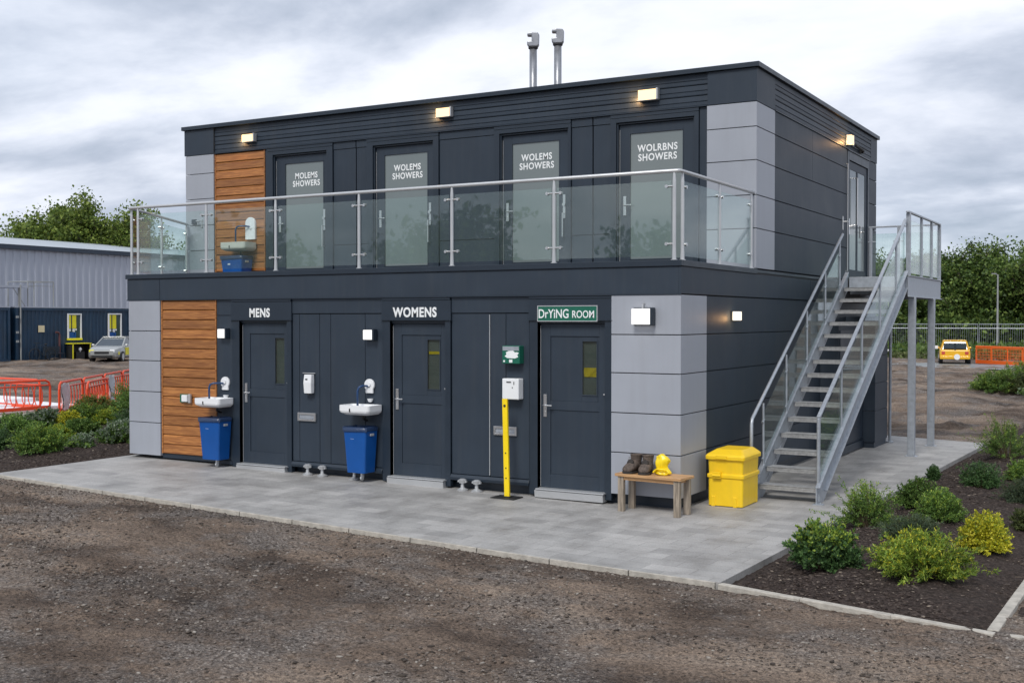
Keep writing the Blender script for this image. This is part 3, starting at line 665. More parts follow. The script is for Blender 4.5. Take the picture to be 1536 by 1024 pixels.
# ---- side door on the landing (wall x = 0, faces +x)
m = MB(); m.box(-.05,.03,8.405,8.53,3.13,5.56); m.box(-.05,.03,10.06,10.155,3.13,5.56); m.box(-.05,.03,8.535,10.055,5.40,5.56); m.box(-.05,.048,8.40,10.16,5.562,5.58)
part(m, 'door_frame', 'dark2', bevel=.003)
m = MB(); m.box(-.03,.008,8.54,8.66,3.15,5.39); m.box(-.03,.008,9.90,10.05,3.15,5.39); m.box(-.03,.008,8.66,9.90,5.24,5.39); m.box(-.03,.008,8.66,9.90,3.15,3.34); m.box(-.03,.010,9.20,9.30,3.34,5.24)
sd = part(m, 'door', 'dark', bevel=.003)
m = MB(); m.box(-.02,.0,8.66,9.20,3.34,5.24); m.box(-.02,.0,9.30,9.90,3.34,5.24); m.build('pane', 'frost', sd)
m = MB(); m.tube([(.008,9.0,4.2),(.07,9.0,4.2),(.07,9.0,5.1),(.008,9.0,5.1)],.014,8); m.box(.008,.02,8.57,8.63,4.0,4.3); m.tube([(.02,8.6,4.15),(.07,8.6,4.15),(.075,8.72,4.15)],.012,8)
m.tube([(.008,9.55,4.1),(.07,9.55,4.1),(.07,9.44,4.1)],.014,8); m.box(.008,.016,9.52,9.58,3.98,4.22); m.build('handle', 'steel', sd)
m = MB(); m.box(.022,.032,8.05,8.1,4.05,4.3); m.tube([(.03,8.08,4.2),(.10,8.08,4.2),(.10,8.2,4.2)],.012,8); m.tube([(.022,8.33,3.3),(.05,8.33,3.3),(.05,8.33,5.3),(.022,8.33,5.3)],.008,6); part(m, 'hold_back', 'steelp')
# ---- plant boxes under the stair
m = MB()
for a,b_ in zip([.10,.69,1.2,1.71],[.69,1.2,1.71,2.45]): m.prism([(.023,8.34),(.57,8.34),(.57,9.40),(.023,9.40)], a+.004, b_-.004)
m.box(.05,.55,8.36,9.38,-.02,.1)
part(m, 'plant_cupboard', 'dark', bevel=.004)
m = MB(); m.box(.023,.34,6.55,8.335,.16,2.30); part(m, 'plant_cupboard', 'dark', bevel=.004)
m = MB(); m.box(.342,.356,6.6,6.72,.2,2.2); m.box(.342,.356,8.18,8.3,.2,2.2); m.box(.342,.356,6.72,8.18,2.08,2.2); m.box(.342,.356,6.72,8.18,.2,.42); m.box(.342,.349,6.72,8.18,.42,2.08); m.box(.0,.37,6.55,8.33,.02,.155)
part(m, 'cupboard_door', 'dark2', bevel=.003)
m = MB(); m.tube([(.60,9.5,.0),(.60,9.5,2.72)],.028,10); m.tube([(.60,9.5,.0),(.60,9.5,.03)],.07,12); part(m, 'downpipe', 'galv')
# adjustable feet
for x in (-5.90,-5.62,-5.02,-3.15,-2.92):
    z = .0102*-x
    m = MB(); m.lathe([(.075,0),(.078,.018),(.05,.03),(.026,.045),(.022,.10),(.045,.105),(.048,.118),(.05,.125),(.058,.15),(.03,.165),(.0,.165)], (x,-.085,z), 14); m.box(x-.07,x+.07,-.10,-.07,z+.115,z+.140)
    part(m, 'adjustable_foot', 'steelp', smooth=False)

# ------------------------------------------------------------------ balcony railing
G1 = 'panels of the same balustrade'
RL = thing('balcony_railing', 'glass and steel balcony railing along the upper walkway', 'railing', (-5,0,3.13))
def mitre(mb, pts, r): mb.tube(pts, r, 12)
m = MB(); pts = [(XU+.05,YU-.05,4.25),(-9.82,.06,4.25),(-9.77,.03,4.25),(-.02,.03,4.25),(.0,.05,4.25),(0,2.93,4.25)]
m.tube([pts[0],pts[1]],.024,12); m.tube([(-9.84,.06,4.25),(-9.80,.04,4.25),(-.06,.04,4.25),(-.03,.055,4.25),(-.02,.09,4.25),(-.02,2.93,4.25)],.025,12)
m.build('handrail', 'steelp', RL, smooth=True)
def rail_post(x, y, z0, z1, nx_, ny_, clamps=(3.34,4.06), par=RL, both=(1,1), mat='steelp', w=.045):
    """post with glass clamps reaching along (nx_,ny_)"""
    m = MB(); m.tube([(x,y,z0),(x,y,z0+.15),(x,y,z1-.12),(x,y,z1)],[w*.62,w*.52,w*.5,w*.34],10); m.tube([(x,y,z0),(x,y,z0+.012)],w*.95,12)
    p = m.build('post', mat, par, smooth=False)
    for zc in clamps:
        m = MB(); a = -.10 if both[0] else 0; b_ = .10 if both[1] else 0
        oy = -.03
        m.tube([(x+a*nx_-ny_*-oy*0,y+a*ny_,zc),(x+b_*nx_,y+b_*ny_,zc)],.012,8)
        for s_, on in ((-1,both[0]),(1,both[1])):
            if on:
                cx, cy = x+.10*s_*nx_, y+.10*s_*ny_
                m.tube([(cx-ny_*.022,cy+nx_*.022*-1*-1,zc),(cx+ny_*.022,cy-nx_*.022,zc)],.022,10)
        m.build('glass_clamp', 'steel', p)
    return p
XS = [-9.62,-8.07,-6.62,-5.02,-3.40,-1.79,-.09]
for i,x in enumerate(XS): rail_post(x,.04,3.135,4.235,1,0,both=(i>0,i<len(XS)-1))
for a,b_ in zip(XS[:-1],XS[1:]):
    m = MB(); m.box(a+.045,b_-.045,.035,.045,3.19,4.13); m.build('glass_panel', 'glass', RL)
YS = [.14,1.50,2.86]
for i,y in enumerate(YS): rail_post(-.02,y,3.135,4.235,0,1,both=(i>0,i<2))
for a,b_ in zip(YS[:-1],YS[1:]):
    m = MB(); m.box(-.025,-.015,a+.045,b_-.045,3.19,4.13); m.build('glass_panel', 'glass', RL)
q0, q1 = Vector((-9.84,.10)), Vector((XU+.06,YU-.06)); dd = (q1-q0).normalized()
for t, bo in ((0,(0,1)),(.5,(1,1)),(.985,(1,0))):
    p = q0.lerp(q1,t); rail_post(p.x,p.y,3.135,4.235,dd.x,dd.y,both=bo)
for a,b_ in ((.02,.48),(.52,.97)):
    p, q = q0.lerp(q1,a), q0.lerp(q1,b_); m = MB(); m.bar((p.x,p.y,3.66),(q.x,q.y,3.66),.01,.94); m.build('glass_panel','glass',RL)

# ------------------------------------------------------------------ staircase
ST = thing('staircase', 'galvanised steel outdoor staircase with open treads and glass sides rising to a landing', 'staircase', (.9,4,0))
NT = 16; ys, ye = 1.42, 6.95; rise = 3.13/NT; run = (ye-ys)/(NT-1)
xi = lambda y: .56-(y-ys)/(ye-ys)*.16
XO = 1.36
sl = rise/run
for i in range(NT-1):
    z = rise*(i+1); y = ys+run*i; m = MB()
    m.prism([(xi(y)+.012,y),(XO-.02,y),(XO-.02,y+.27),(xi(y)+.012,y+.27)], z-.032, z)
    m.prism([(xi(y)+.013,y-.006),(XO-.021,y-.006),(XO-.021,y+.022),(xi(y)+.013,y+.022)], z-.058, z-.0335)
    m.prism([(xi(y)+.014,y-.008),(XO-.022,y-.008),(XO-.022,y+.045),(xi(y)+.014,y+.045)], z+.0005, z+.006)
    m.build('tread', 'tread', ST, bevel=.003)
def stringer(x0f, t, name='stringer'):
    m = MB()
    y0, y1 = ys-.10, ye+.02; zt = lambda y: (y-ys)*sl+rise+.075; zb = lambda y: (y-ys)*sl+rise-.20
    ya = ys-.10; prof = [(ya,.0),(ya+.36,.0),(y1,zb(y1)),(y1,min(zt(y1),3.2)),(ya,zt(ya))]
    # web + flanges
    a = [(x0f(y),y,z) for y,z in prof]; b_ = [(x0f(y)+t,y,z) for y,z in prof]; n = 5
    m.add(a+b_, [tuple(range(n)),tuple(reversed(range(n,2*n)))]+[((i+1)%n,i,n+i,n+(i+1)%n) for i in range(n)])
    for f, off in ((zt,.0),(zb,.0)):
        yy0 = ya if f is zt else ya+.37
        m.bar((x0f(yy0)+t/2+.018*(1 if t>0 else -1),yy0,f(yy0)),(x0f(y1)+t/2+.018*(1 if t>0 else -1),y1,f(y1)),.062,.014)
    return m.build(name, 'galv', ST, bevel=.002)
stringer(lambda y: XO-.005, .012); stringer(lambda y: xi(y)-.002, -.010)
m = MB(); m.box(XO-.04,XO+.09,ys-.13,ys-.02,.0,.012); m.tube([(XO+.05,ys-.07,.012),(XO+.05,ys-.07,.03)],.012,6); m.build('foot_plate','galv',ST)
# landing
LY0, LY1 = ye, 10.12
m = MB(); m.prism([(.42,LY0),(XO+.04,LY0),(XO+.04,LY1),(.05,LY1),(.05,8.4)], 3.09, 3.13); m.build('landing_deck','tread',ST)
m = MB(); m.box(XO+.042,XO+.052,LY0-.0,LY1+.02,2.775,3.15); m.box(XO+.0425,XO+.085,LY0,LY1+.02,3.13,3.148); m.box(XO+.0425,XO+.085,LY0,LY1+.02,2.775,2.79)
m.box(.1,XO+.04,LY1+.0,LY1+.012,2.78,3.14); m.prism([(.42,LY0-.012),(XO+.04,LY0-.012),(XO+.04,LY0-.001),(.42,LY0-.001)],2.90,3.128)
for y in (7.6,8.5,9.3): m.box(.3 if y<8.4 else .06,XO+.04,y,y+.06,2.86,3.088)
m.build('landing_edge_beam','galv',ST,bevel=.003)
for y in (7.38,9.25):
    m = MB(); xc = 1.40; m.box(xc-.06,xc+.06,y-.055,y+.055,.012,2.774); m.build('column','galv',ST,bevel=.006)
    m = MB(); m.box(xc-.10,xc+.10,y-.09,y+.09,.0,.011); m.build('base_plate','galv',ST,bevel=.002)
# handrails
zro = lambda y: (y-ys)*sl+1.12
m = MB()
m.bar((XO,1.42,zro(1.42)),(XO,6.98,zro(6.98)+.03),.05,.035); m.tube([(XO,1.43,.03),(XO,1.43,zro(1.42)-.01)],.025,10)
m.build('handrail','galv',ST,bevel=.006)
m = MB(); m.tube([(.515,1.27,.02),(.515,1.27,1.02),(.515,1.30,1.08),(xi(6.6)-.03,6.62,zro(6.62)-.02)],.024,10); m.build('handrail','galv',ST,smooth=True)
for y in (2.6,3.8,5.0,6.2):
    m = MB(); m.tube([(XO,y,(y-ys)*sl+rise+.05),(XO,y,zro(y))],.019,8); m.build('post','galv',ST)
for y in (1.72,2.9,4.1,5.3,6.35):
    m = MB(); m.tube([(xi(y)-.015,y,(y-ys)*sl+rise-.05),(xi(y)-.02,y,zro(y)-.02)],.017,8)
    for zc in (.28,.78): m.tube([(xi(y)-.02,y-.035,(y-ys)*sl+zc+.06),(xi(y)-.02,y+.035,(y-ys)*sl+zc+.1)],.016,8)
    m.build('post','galv',ST)
def skew_glass(x, ya, yb, lo, hi, dx=0):
    zz = lambda y,o: (y-ys)*sl+o
    m = MB(); q = [(x,ya,zz(ya,lo)),(x+dx,yb,zz(yb,lo)),(x+dx,yb,zz(yb,hi)),(x,ya,zz(ya,hi))]
    m.add(q+[(a+.01,b_,c) for a,b_,c in q], [(0,1,2,3),(7,6,5,4),(0,4,5,1),(1,5,6,2),(2,6,7,3),(3,7,4,0)]); return m.build('glass_panel','glass',ST)
for a,b_ in zip((1.48,2.6,3.8,5.0,6.2),(2.6,3.8,5.0,6.2,6.9)): skew_glass(XO-.005,a+.03,b_-.03,rise+.09,1.02)
for a,b_ in zip((1.72,2.9,4.1,5.3),(2.9,4.1,5.3,6.35)): skew_glass(xi(a)-.03,a+.03,b_-.03,rise+.12,.95,xi(b_)-xi(a))
# landing guard
m = MB(); zg = 4.235
m.bar((XO+.03,LY0+.02,zg),(XO+.03,LY1,zg),.055,.03); m.bar((XO+.03,LY1,zg-.001),(.04,LY1,zg-.001),.055,.03); m.build('handrail','galv',ST,bevel=.004)
for y,w in ((LY0+.12,.07),(8.25,.045),(9.25,.045),(LY1-.03,.06)):
    m = MB(); m.box(XO+.03-w/2,XO+.03+w/2,y-w/2,y+w/2,3.15,zg-.016); m.build('post','galv',ST,bevel=.003)
for x in (.62,.08):
    m = MB(); m.box(x-.025,x+.025,LY1-.025,LY1+.025,3.135,zg-.017); m.box(x-.1,x+.1,LY1-.035,LY1-.026,3.93,3.95); m.build('post','galv',ST,bevel=.003)
for a,b_ in ((LY0+.2,8.2),(8.3,9.2),(9.3,LY1-.1)):
    m = MB(); m.box(XO+.02,XO+.03,a,b_,3.19,4.10); m.build('glass_panel','glass',ST)
for a,b_ in ((.12,.58),(.66,XO-.02)):
    m = MB(); m.box(a,b_,LY1-.005,LY1+.005,3.19,4.10); m.build('glass_panel','glass',ST)

# ------------------------------------------------------------------ wall lights
def wall_light(kind, label, x, y, z, w, h, rot=0, group=None, d=.10):
    """light on a wall facing -y (rot turns it round its base)"""
    o = thing('wall_light', label, 'wall light', (x,y,z), group)
    m = MB(); m.box(x-w/2-.012,x+w/2+.012,y-.02,y-.001,z-h/2-.012,z+h/2+.012); m.box(x+w/2-.004,x+w/2+.026,y-d-.006,y-.02,z-h/2-.01,z+h/2+.012)
    if kind == 'warm': m.box(x-w/2-.012,x+w/2,y-d-.004,y-.02,z-h/2-.016,z-h/2-.004)
    m.build('housing','dark2' if kind != 'warm' else 'steelp',o,bevel=.004)
    m = MB(); m.box(x-w/2,x+w/2-.005,y-d,y-.021,z-h/2,z+h/2); m.build('lamp_lens',{'warm':'warm','cool':'cool','soft':'soft'}[kind],o,bevel=.008)
    if kind != 'cool':
        for dx_, dz_ in ((-w*.5-.07,-h*.3),):
            ld = bpy.data.lights.new('lamp_glow','POINT'); ld.energy = 3.2 if kind == 'warm' else 1.2; ld.color = (1,.55,.22); ld.shadow_soft_size = .04
            lo = bpy.data.objects.new('lamp_glow', ld); COL.objects.link(lo); lo.parent = o; lo.location = (dx_,-.10,dz_)
    o.rotation_euler = (0,0,rot); return o
GU = 'warm lit wall lights on the upper fascia'
wall_light('warm','lit warm wall light on the upper fascia above the timber strip',-9.83,YU+.005,5.815,.28,.13,group=GU)
wall_light('warm','lit warm wall light on the upper fascia above the second upstairs door',-5.42,YU+.005,5.90,.28,.14,group=GU)
wall_light('warm','lit warm wall light on the upper fascia nearest the right corner',-1.68,YU+.005,5.835,.30,.15,group=GU)
o = wall_light('warm','lit warm wall light on the side fascia above the landing door',.03,8.35,5.74,.17,.17,rot=R(90),group=GU)
wall_light('cool','small square white wall light beside the MENS door',-7.63,.0,2.17,.16,.14)
wall_light('cool','small square white wall light left of the WOMENS door',-4.765,.0,2.17,.17,.14)
o = wall_light('cool','large square white wall light on the grey corner cladding',-.46,-.03,2.43,.26,.20,d=.12)
m = MB(); m.tube([(-.46,-.09,2.535),(-.46,-.09,2.58),(-.46,-.03,2.60)],.012,8); m.build('bracket','steel',o)
wall_light('soft','small lit wall light on the dark side wall near the stair',.022,1.95,2.44,.17,.12,rot=R(90))
# security sensor arm beside the side light
m = MB(); m.tube([(.03,8.62,5.72),(.09,8.75,5.69),(.10,9.35,5.66)],[.02,.03,.025],8); m.box(.03,.10,9.33,9.42,5.62,5.70)
tag(m.build('sensor_arm','black',loc=(.03,8.62,5.72)),'small black sensor arm on the side fascia by the landing light','sensor')

# ------------------------------------------------------------------ wash stations, bins, dispensers
def rrect(x0,x1,y0,y1,z,r,n=4):
    pts = []
    for cx,cy,a0 in ((x1-r,y1-r,0),(x0+r,y1-r,90),(x0+r,y0+r,180),(x1-r,y0+r,270)):
        for i in range(n+1):
            a = R(a0+90*i/n); pts.append((cx+r*math.cos(a),cy+r*math.sin(a),z))
    return pts
def basin(label, x0, x1, yw, z0, z1, mat, tapx, platex, platez, kind):
    o = thing('wash_basin', label, 'wash basin', (x0,yw,z0), 'wall hung wash basins')
    d = .36; m = MB()
    rings = [rrect(x0+.07,x1-.06,yw-d+.07,yw-.001,z0,.04), rrect(x0+.01,x1-.01,yw-d+.01,yw-.001,z0+.035,.05), rrect(x0,x1,yw-d,yw-.001,z0+.06,.05), rrect(x0,x1,yw-d,yw-.001,z1,.05),
             rrect(x0+.022,x1-.022,yw-d+.022,yw-.05,z1,.04), rrect(x0+.05,x1-.05,yw-d+.05,yw-.08,z1-.07,.04)]
    m.loft(rings); m.build('bowl', mat, o, smooth=False, bevel=.004)
    m = MB(); m.box((x0+x1)/2-.07,(x0+x1)/2-.05,yw-d-.006,yw-d,z0+.045,z0+.095); m.build('overflow_slot','black',o)
    m = MB(); zt = z1+.19
    m.tube([(platex,yw-.03,platez),(platex-.05,yw-.10,platez+.01),(tapx+.06,yw-.17,platez+.01),(tapx+.015,yw-.19,platez-.01),(tapx,yw-.20,platez-.06),(tapx,yw-.20,z1-.02)],.016,10); m.build('tap','bluemet',o,smooth=True)
    m = MB()
    if kind == 'disc': 
        m.tube([(platex,yw-.001,platez+.02),(platex,yw-.035,platez+.02)],.088,24); m.box(platex-.065,platex+.065,yw-.034,yw-.002,platez-.10,platez+.02)
    else:
        m.tube([(platex,yw-.001,platez+.06),(platex,yw-.05,platez+.06)],.12,24); m.box(platex-.12,platex+.12,yw-.049,yw-.002,platez-.24,platez+.06)
    m.build('wall_plate','white',o,bevel=.006)
    m = MB(); m.lathe([(.012,-.05),(.03,-.04),(.045,-.005),(.046,0),(.0,.0)],(platex+.02,yw-.03,platez-.18 if kind=='disc' else platez-.02),12); m.tube([(platex,yw-.035,platez+.03),(platex,yw-.055,platez+.03)],.035,14); m.build('spout_boss','white',o)
    m = MB(); m.tube([((x0+x1)/2,yw-.12,z0+.002),((x0+x1)/2,yw-.12,z0-.06),((x0+x1)/2,yw-.03,z0-.10)],.018,8); m.build('waste_pipe','black',o)
    return o
basin('white wash basin with blue tap right of the timber cladding',-7.97,-7.44,0,1.02,1.16,'white',-7.79,-7.62,1.38,'disc')
basin('white wash basin with blue tap left of the WOMENS door',-5.10,-4.56,0,1.02,1.16,'white',-4.87,-4.79,1.42,'disc')
basin('off white wash basin on the balcony timber cladding',-10.28,-9.66,YU-.012,3.68,3.84,'cream',-10.02,-9.80,4.14,'tall')
def bin_(label, x0, x1, yf, yb, z0, z1, wheels=True):
    o = thing('waste_bin', label, 'waste bin', (x0,yb,z0), 'blue bins under the basins'); t = .045
    m = MB(); m.loft([rrect(x0+t,x1-t,yf+t*.7,yb-.01,z0,.03),rrect(x0+t*.5,x1-t*.5,yf+t*.35,yb-.005,(z0+z1)/2,.03),rrect(x0,x1,yf,yb,z1-.03,.035),rrect(x0,x1,yf,yb,z1,.035),rrect(x0+.015,x1-.015,yf+.015,yb-.015,z1,.03),rrect(x0+.04,x1-.04,yf+.03,yb-.03,z1-.25,.03)])
    m.build('body','blue',o,bevel=.004)
    m = MB(); r1 = rrect(x0-.012,x1+.012,yf-.012,yb+.0,z1-.055,.04); r2 = rrect(x0-.014,x1+.014,yf-.014,yb+.0,z1+.0,.04); r3 = rrect(x0+.02,x1-.02,yf+.02,yb-.02,z1+.012,.03); r4 = rrect(x0+.03,x1-.03,yf+.03,yb-.03,z1-.12,.03)
    wob = lambda rg, a, s_: [(x,y,z+a*math.sin(i*1.7+s_)) for i,(x,y,z) in enumerate(rg)]
    m.loft([wob(r1,.010,0),wob(r2,.006,1),wob(r3,.005,2),r4],cap=False); m.build('bin_liner','liner',o,smooth=True)
    m = MB(); cx = x0+(x1-x0)*.42
    for i in range(3): m.box(cx-.035+i*.022,cx-.020+i*.022,yf-.004+.022*.5,yf+.03,z1-.165,z1-.14)
    m.build('maker_mark','letter',o)
    m = MB(); m.box(x1-.002,x1+.018,yf+.10,yf+.18,z1-.12,z1-.085); m.build('side_clip','steelp',o,bevel=.003)
    if wheels:
        m = MB()
        for wx in (x1-.14,): m.tube([(wx-.012,yf+.10,z0-.075),(wx+.012,yf+.10,z0-.075)],.034,12); m.box(wx-.016,wx+.016,yf+.085,yf+.13,z0-.075,z0+.005)
        m.build('caster','steelp',o)
    return o
bin_('blue waste bin under the basin beside the timber cladding',-7.91,-7.47,-.32,-.025,.20,.85)
bin_('blue waste bin under the basin left of the WOMENS door',-5.04,-4.63,-.33,-.025,.185,.84)
bin_('blue waste bin under the balcony basin behind the glass',-10.28,-9.74,YU-.36,YU-.03,3.19,3.58)
def dispenser(label, x, z, y=.0):
    o = thing('soap_dispenser', label, 'dispenser', (x,y,z))
    m = MB(); m.loft([rrect(x-.07,x+.07,y-.09,y-.001,z-.14,.02),rrect(x-.075,x+.075,y-.10,y-.001,z+.02,.02),rrect(x-.07,x+.07,y-.085,y-.001,z+.14,.02)]); m.build('body','white',o,bevel=.004)
    m = MB(); m.tube([(x,y-.06,z-.14),(x,y-.06,z-.165)],.018,10); m.box(x-.03,x+.01,y-.100,y-.094,z+.06,z+.08); m.build('nozzle','black',o)
    m = MB(); m.box(x-.15,x+.09,y-.014,y-.001,z+.155,z+.165); m.build('shelf_rail','steelp',o)
dispenser('white soap dispenser on the wall between the MENS door and a basin',-5.90,1.425)
def slot(label, x0, x1, z0, z1):
    o = thing('letter_slot', label, 'letter slot', (x0,.0,z0), 'silver letter slots in the front wall')
    m = MB(); ring(m,x0,x1,z0,z1,.03,-.022,.008); m.build('frame','steel',o,bevel=.004)
    m = MB(); m.box(x0+.031,x1-.031,-.008,.008,z0+.031,z1-.031); m.box(x0+.05,x1-.05,-.014,-.009,z0+.04,z0+.048); m.build('flap','galv',o)
slot('silver letter slot below the white soap dispenser',-6.15,-5.80,.86,.985)
slot('silver letter slot behind the yellow post',-2.69,-2.33,.82,.94)
# socket on timber
o = thing('wall_socket','green and white socket box on the timber cladding','socket box',(-8.48,-.01,1.06))
m = MB(); m.box(-8.60,-8.37,-.035,-.008,1.05,1.185); m.build('back_plate','green',o,bevel=.004)
m = MB(); m.box(-8.52,-8.40,-.085,-.036,1.065,1.175); m.build('cover','white',o,bevel=.01)
m = MB(); m.box(-8.395,-8.345,-.06,-.03,1.05,1.19); m.build('hinge','steelp',o)
# small grey box on balcony left grey panel
o = thing('door_contact_box','small dark and silver fitting on the upper grey cladding','fitting',(-11.2,YU-.03,4.3))
m = MB(); m.box(-11.32,-11.2,YU-.06,YU-.031,4.25,4.34); m.build('body','dark2',o,bevel=.003)
m = MB(); m.tube([(-11.15,YU-.03,4.3),(-11.15,YU-.10,4.3),(-11.05,YU-.11,4.3)],.014,8); m.box(-11.08,-11.04,YU-.05,YU-.031,4.18,4.34); m.build('lever','steel',o)
# first-aid box
o = thing('first_aid_box','green first aid box with white paper on the wall left of the drying room door','first aid box',(-2.34,0,1.80))
m = MB(); m.box(-2.50,-2.23,-.11,.008,1.80,2.04); m.build('case','green',o,bevel=.006)
m = MB(); m.add([(x,-.114,z) for x,z in ((-2.46,1.90),(-2.42,1.875),(-2.30,1.87),(-2.25,1.89),(-2.265,1.915),(-2.24,1.945),(-2.27,1.955),(-2.30,1.95),(-2.33,1.975),(-2.40,1.97),(-2.44,1.95),(-2.43,1.92))]+[(x,-.110,z) for x,z in ((-2.46,1.90),(-2.42,1.875),(-2.30,1.87),(-2.25,1.89),(-2.265,1.915),(-2.24,1.945),(-2.27,1.955),(-2.30,1.95),(-2.33,1.975),(-2.40,1.97),(-2.44,1.95),(-2.43,1.92))],[tuple(range(12))]+[(i,12+i,12+(i+1)%12,(i+1)%12) for i in range(12)])
for a,b_,c,d in ((-2.48,-2.455,1.82,1.845),(-2.39,-2.34,1.815,1.855)): m.box(a,b_,-.114,-.110,c,d)
m.build('label','letter',o)
m = MB(); m.box(-2.49,-2.24,-.1145,-.1105,1.975,2.03); m.build('label','galv',o)
# control box
o = thing('dispenser_box','square white dispenser box above the yellow post','dispenser',(-2.35,0,1.32))
m = MB(); m.box(-2.49,-2.235,-.13,.008,1.32,1.60); m.build('case','white',o,bevel=.012)
m = MB(); m.box(-2.42,-2.35,-.135,-.129,1.545,1.56); m.box(-2.31,-2.30,-.135,-.129,1.52,1.56); m.tube([(-2.33,-.129,1.48),(-2.33,-.134,1.48)],.008,8); m.build('display','black',o)
# drying room sign
o = thing('drying_room_sign','green drying room sign over the right hand door','sign',(-1.56,-.02,2.38))
m = MB(); m.box(-1.99,-1.125,-.036,-.0205,2.375,2.565); m.build('board','green',o,bevel=.002)
m = MB(); ring(m,-2.0,-1.115,2.365,2.575,.011,-.040,-.020); m.build('border','steelp',o)
text('lettering','DrYiNG',.165,o,'letter',(-1.755,-.0395,2.462),bold=.010,spacing=1.0,sx=.80)
text('lettering','ROOM',.135,o,'letter',(-1.32,-.0395,2.455),bold=.010,spacing=1.02,sx=.80)
# yellow post
px, py = -2.31, -.30; zf = .0102*2.3
o = thing('yellow_post','yellow post on a flat black base in front of the white dispenser box','post',(px,py,zf))
m = MB(); m.bar((px-.045,py+.02,1.34),(px,py,zf+.02),.075,.035,up=(0,1,0)); m.build('upright','yellow2',o,bevel=.004)
m = MB(); m.box(px-.19,px+.17,py-.13,py+.13,zf,zf+.014); m.box(px-.06,px+.06,py-.05,py+.05,zf+.0145,zf+.026); m.build('base_plate','black',o,bevel=.004)
for t in (.92,.45,.30,.20):
    m = MB(); m.tube([(px-.045*t,py+.02*t-.024,zf+t*1.33),(px-.045*t,py+.02*t-.014,zf+t*1.33)],.018 if t>.9 else .009,10); m.build('bolt','black',o)
# bench
bc = (-.215,-.285); br = R(-5)
o = thing('bench','small wooden bench with pine top and weathered legs at the grey corner','bench',(bc[0],bc[1],0))
m = MB()
for a,b_ in ((-.19,-.066),(-.062,.062),(.066,.19)): m.box(bc[0]-.455,bc[0]+.455,bc[1]+a,bc[1]+b_,.445,.480)
m.rot(bc,br).build('seat','pine',o,bevel=.006)
m = MB(); m.box(bc[0]-.40,bc[0]+.40,bc[1]-.155,bc[1]-.135,.40,.4435); m.box(bc[0]-.40,bc[0]+.40,bc[1]+.135,bc[1]+.155,.40,.4435); m.box(bc[0]-.38,bc[0]-.36,bc[1]-.134,bc[1]+.134,.40,.4435); m.box(bc[0]+.36,bc[0]+.38,bc[1]-.134,bc[1]+.134,.40,.4435)
m.rot(bc,br).build('apron','pine',o,bevel=.002)
for sx in (-1,1):
    for sy in (-1,1):
        m = MB(); cx, cy = bc[0]+sx*.385, bc[1]+sy*.135; m.bar((cx,cy,.0),(cx,cy,.444),.078,.064,up=(0,1,0)); m.rot(bc,br).build('leg','oldwood',o,bevel=.007)
# boots
def boot(label, cx, cy, rz):
    z0 = .4805; o = thing('work_boot', label, 'work boot', (cx,cy,z0), 'pair of muddy work boots'); 
    def ell(cy_, cz, rx, rz_, n=16, tilt=0): return [(cx+rx*math.cos(2*math.pi*k/n), cy_+tilt*math.sin(2*math.pi*k/n), cz+rz_*math.sin(2*math.pi*k/n)) for k in range(n)]
    m = MB(); fl = lambda p: [(x,y,max(z,z0+.022)) for x,y,z in p]
    m.loft([fl(ell(cy-.145,z0+.04,.022,.018)),fl(ell(cy-.135,z0+.048,.05,.035)),fl(ell(cy-.10,z0+.055,.062,.048)),fl(ell(cy-.05,z0+.068,.062,.062)),fl(ell(cy+.0,z0+.085,.055,.075)),fl(ell(cy+.06,z0+.08,.052,.07)),fl(ell(cy+.10,z0+.07,.048,.06)),fl(ell(cy+.125,z0+.06,.03,.045))])
    rg = lambda z, rx, ry, oy: [(cx+rx*math.cos(2*math.pi*k/16),cy+oy+ry*math.sin(2*math.pi*k/16),z) for k in range(16)]
    m.loft([rg(z0+.07,.052,.075,.045),rg(z0+.12,.050,.068,.05),rg(z0+.16,.056,.066,.055),rg(z0+.20,.063,.070,.055),rg(z0+.205,.066,.073,.055),rg(z0+.20,.050,.058,.055),rg(z0+.12,.040,.052,.055)])
    up_ = m.rot((cx,cy),rz).build('upper','boot',o,smooth=True)
    m = MB(); m.loft([[(cx+x*s_,cy+y,z) for x,y in ((-.03,-.155),(.03,-.155),(.062,-.12),(.066,-.05),(.052,.02),(.054,.10),(.035,.135),(-.035,.135),(-.054,.10),(-.052,.02),(-.066,-.05),(-.062,-.12))] for z,s_ in ((z0,.97),(z0+.024,1.02))]); m.rot((cx,cy),rz).build('sole','bootd',o,bevel=.003)
    m = MB(); m.loft([[(cx+.042*math.cos(a)*s_,cy-.048+dy+.012*math.sin(a),z0+zz+.045*math.sin(a)*s_) for a in [2*math.pi*k/12 for k in range(12)]] for s_,dy,zz in ((1,-.01,.115),(.8,-.026,.117))]); m.rot((cx,cy),rz).build('tongue','bootd',o,smooth=True)
    m = MB()
    for i in range(4): m.tube([(cx-.035,cy-.075+.012*i,z0+.105+.022*i),(cx+.035,cy-.07+.012*i,z0+.112+.022*i)],.004,6)
    m.rot((cx,cy),rz).build('laces','boot',o)
    o.scale = (1.2,1.12,1.1)
boot('muddy brown work boot at the left end of the bench',-.50,-.27,R(-12)); boot('muddy brown work boot beside the yellow rain hat on the bench',-.318,-.28,R(6))
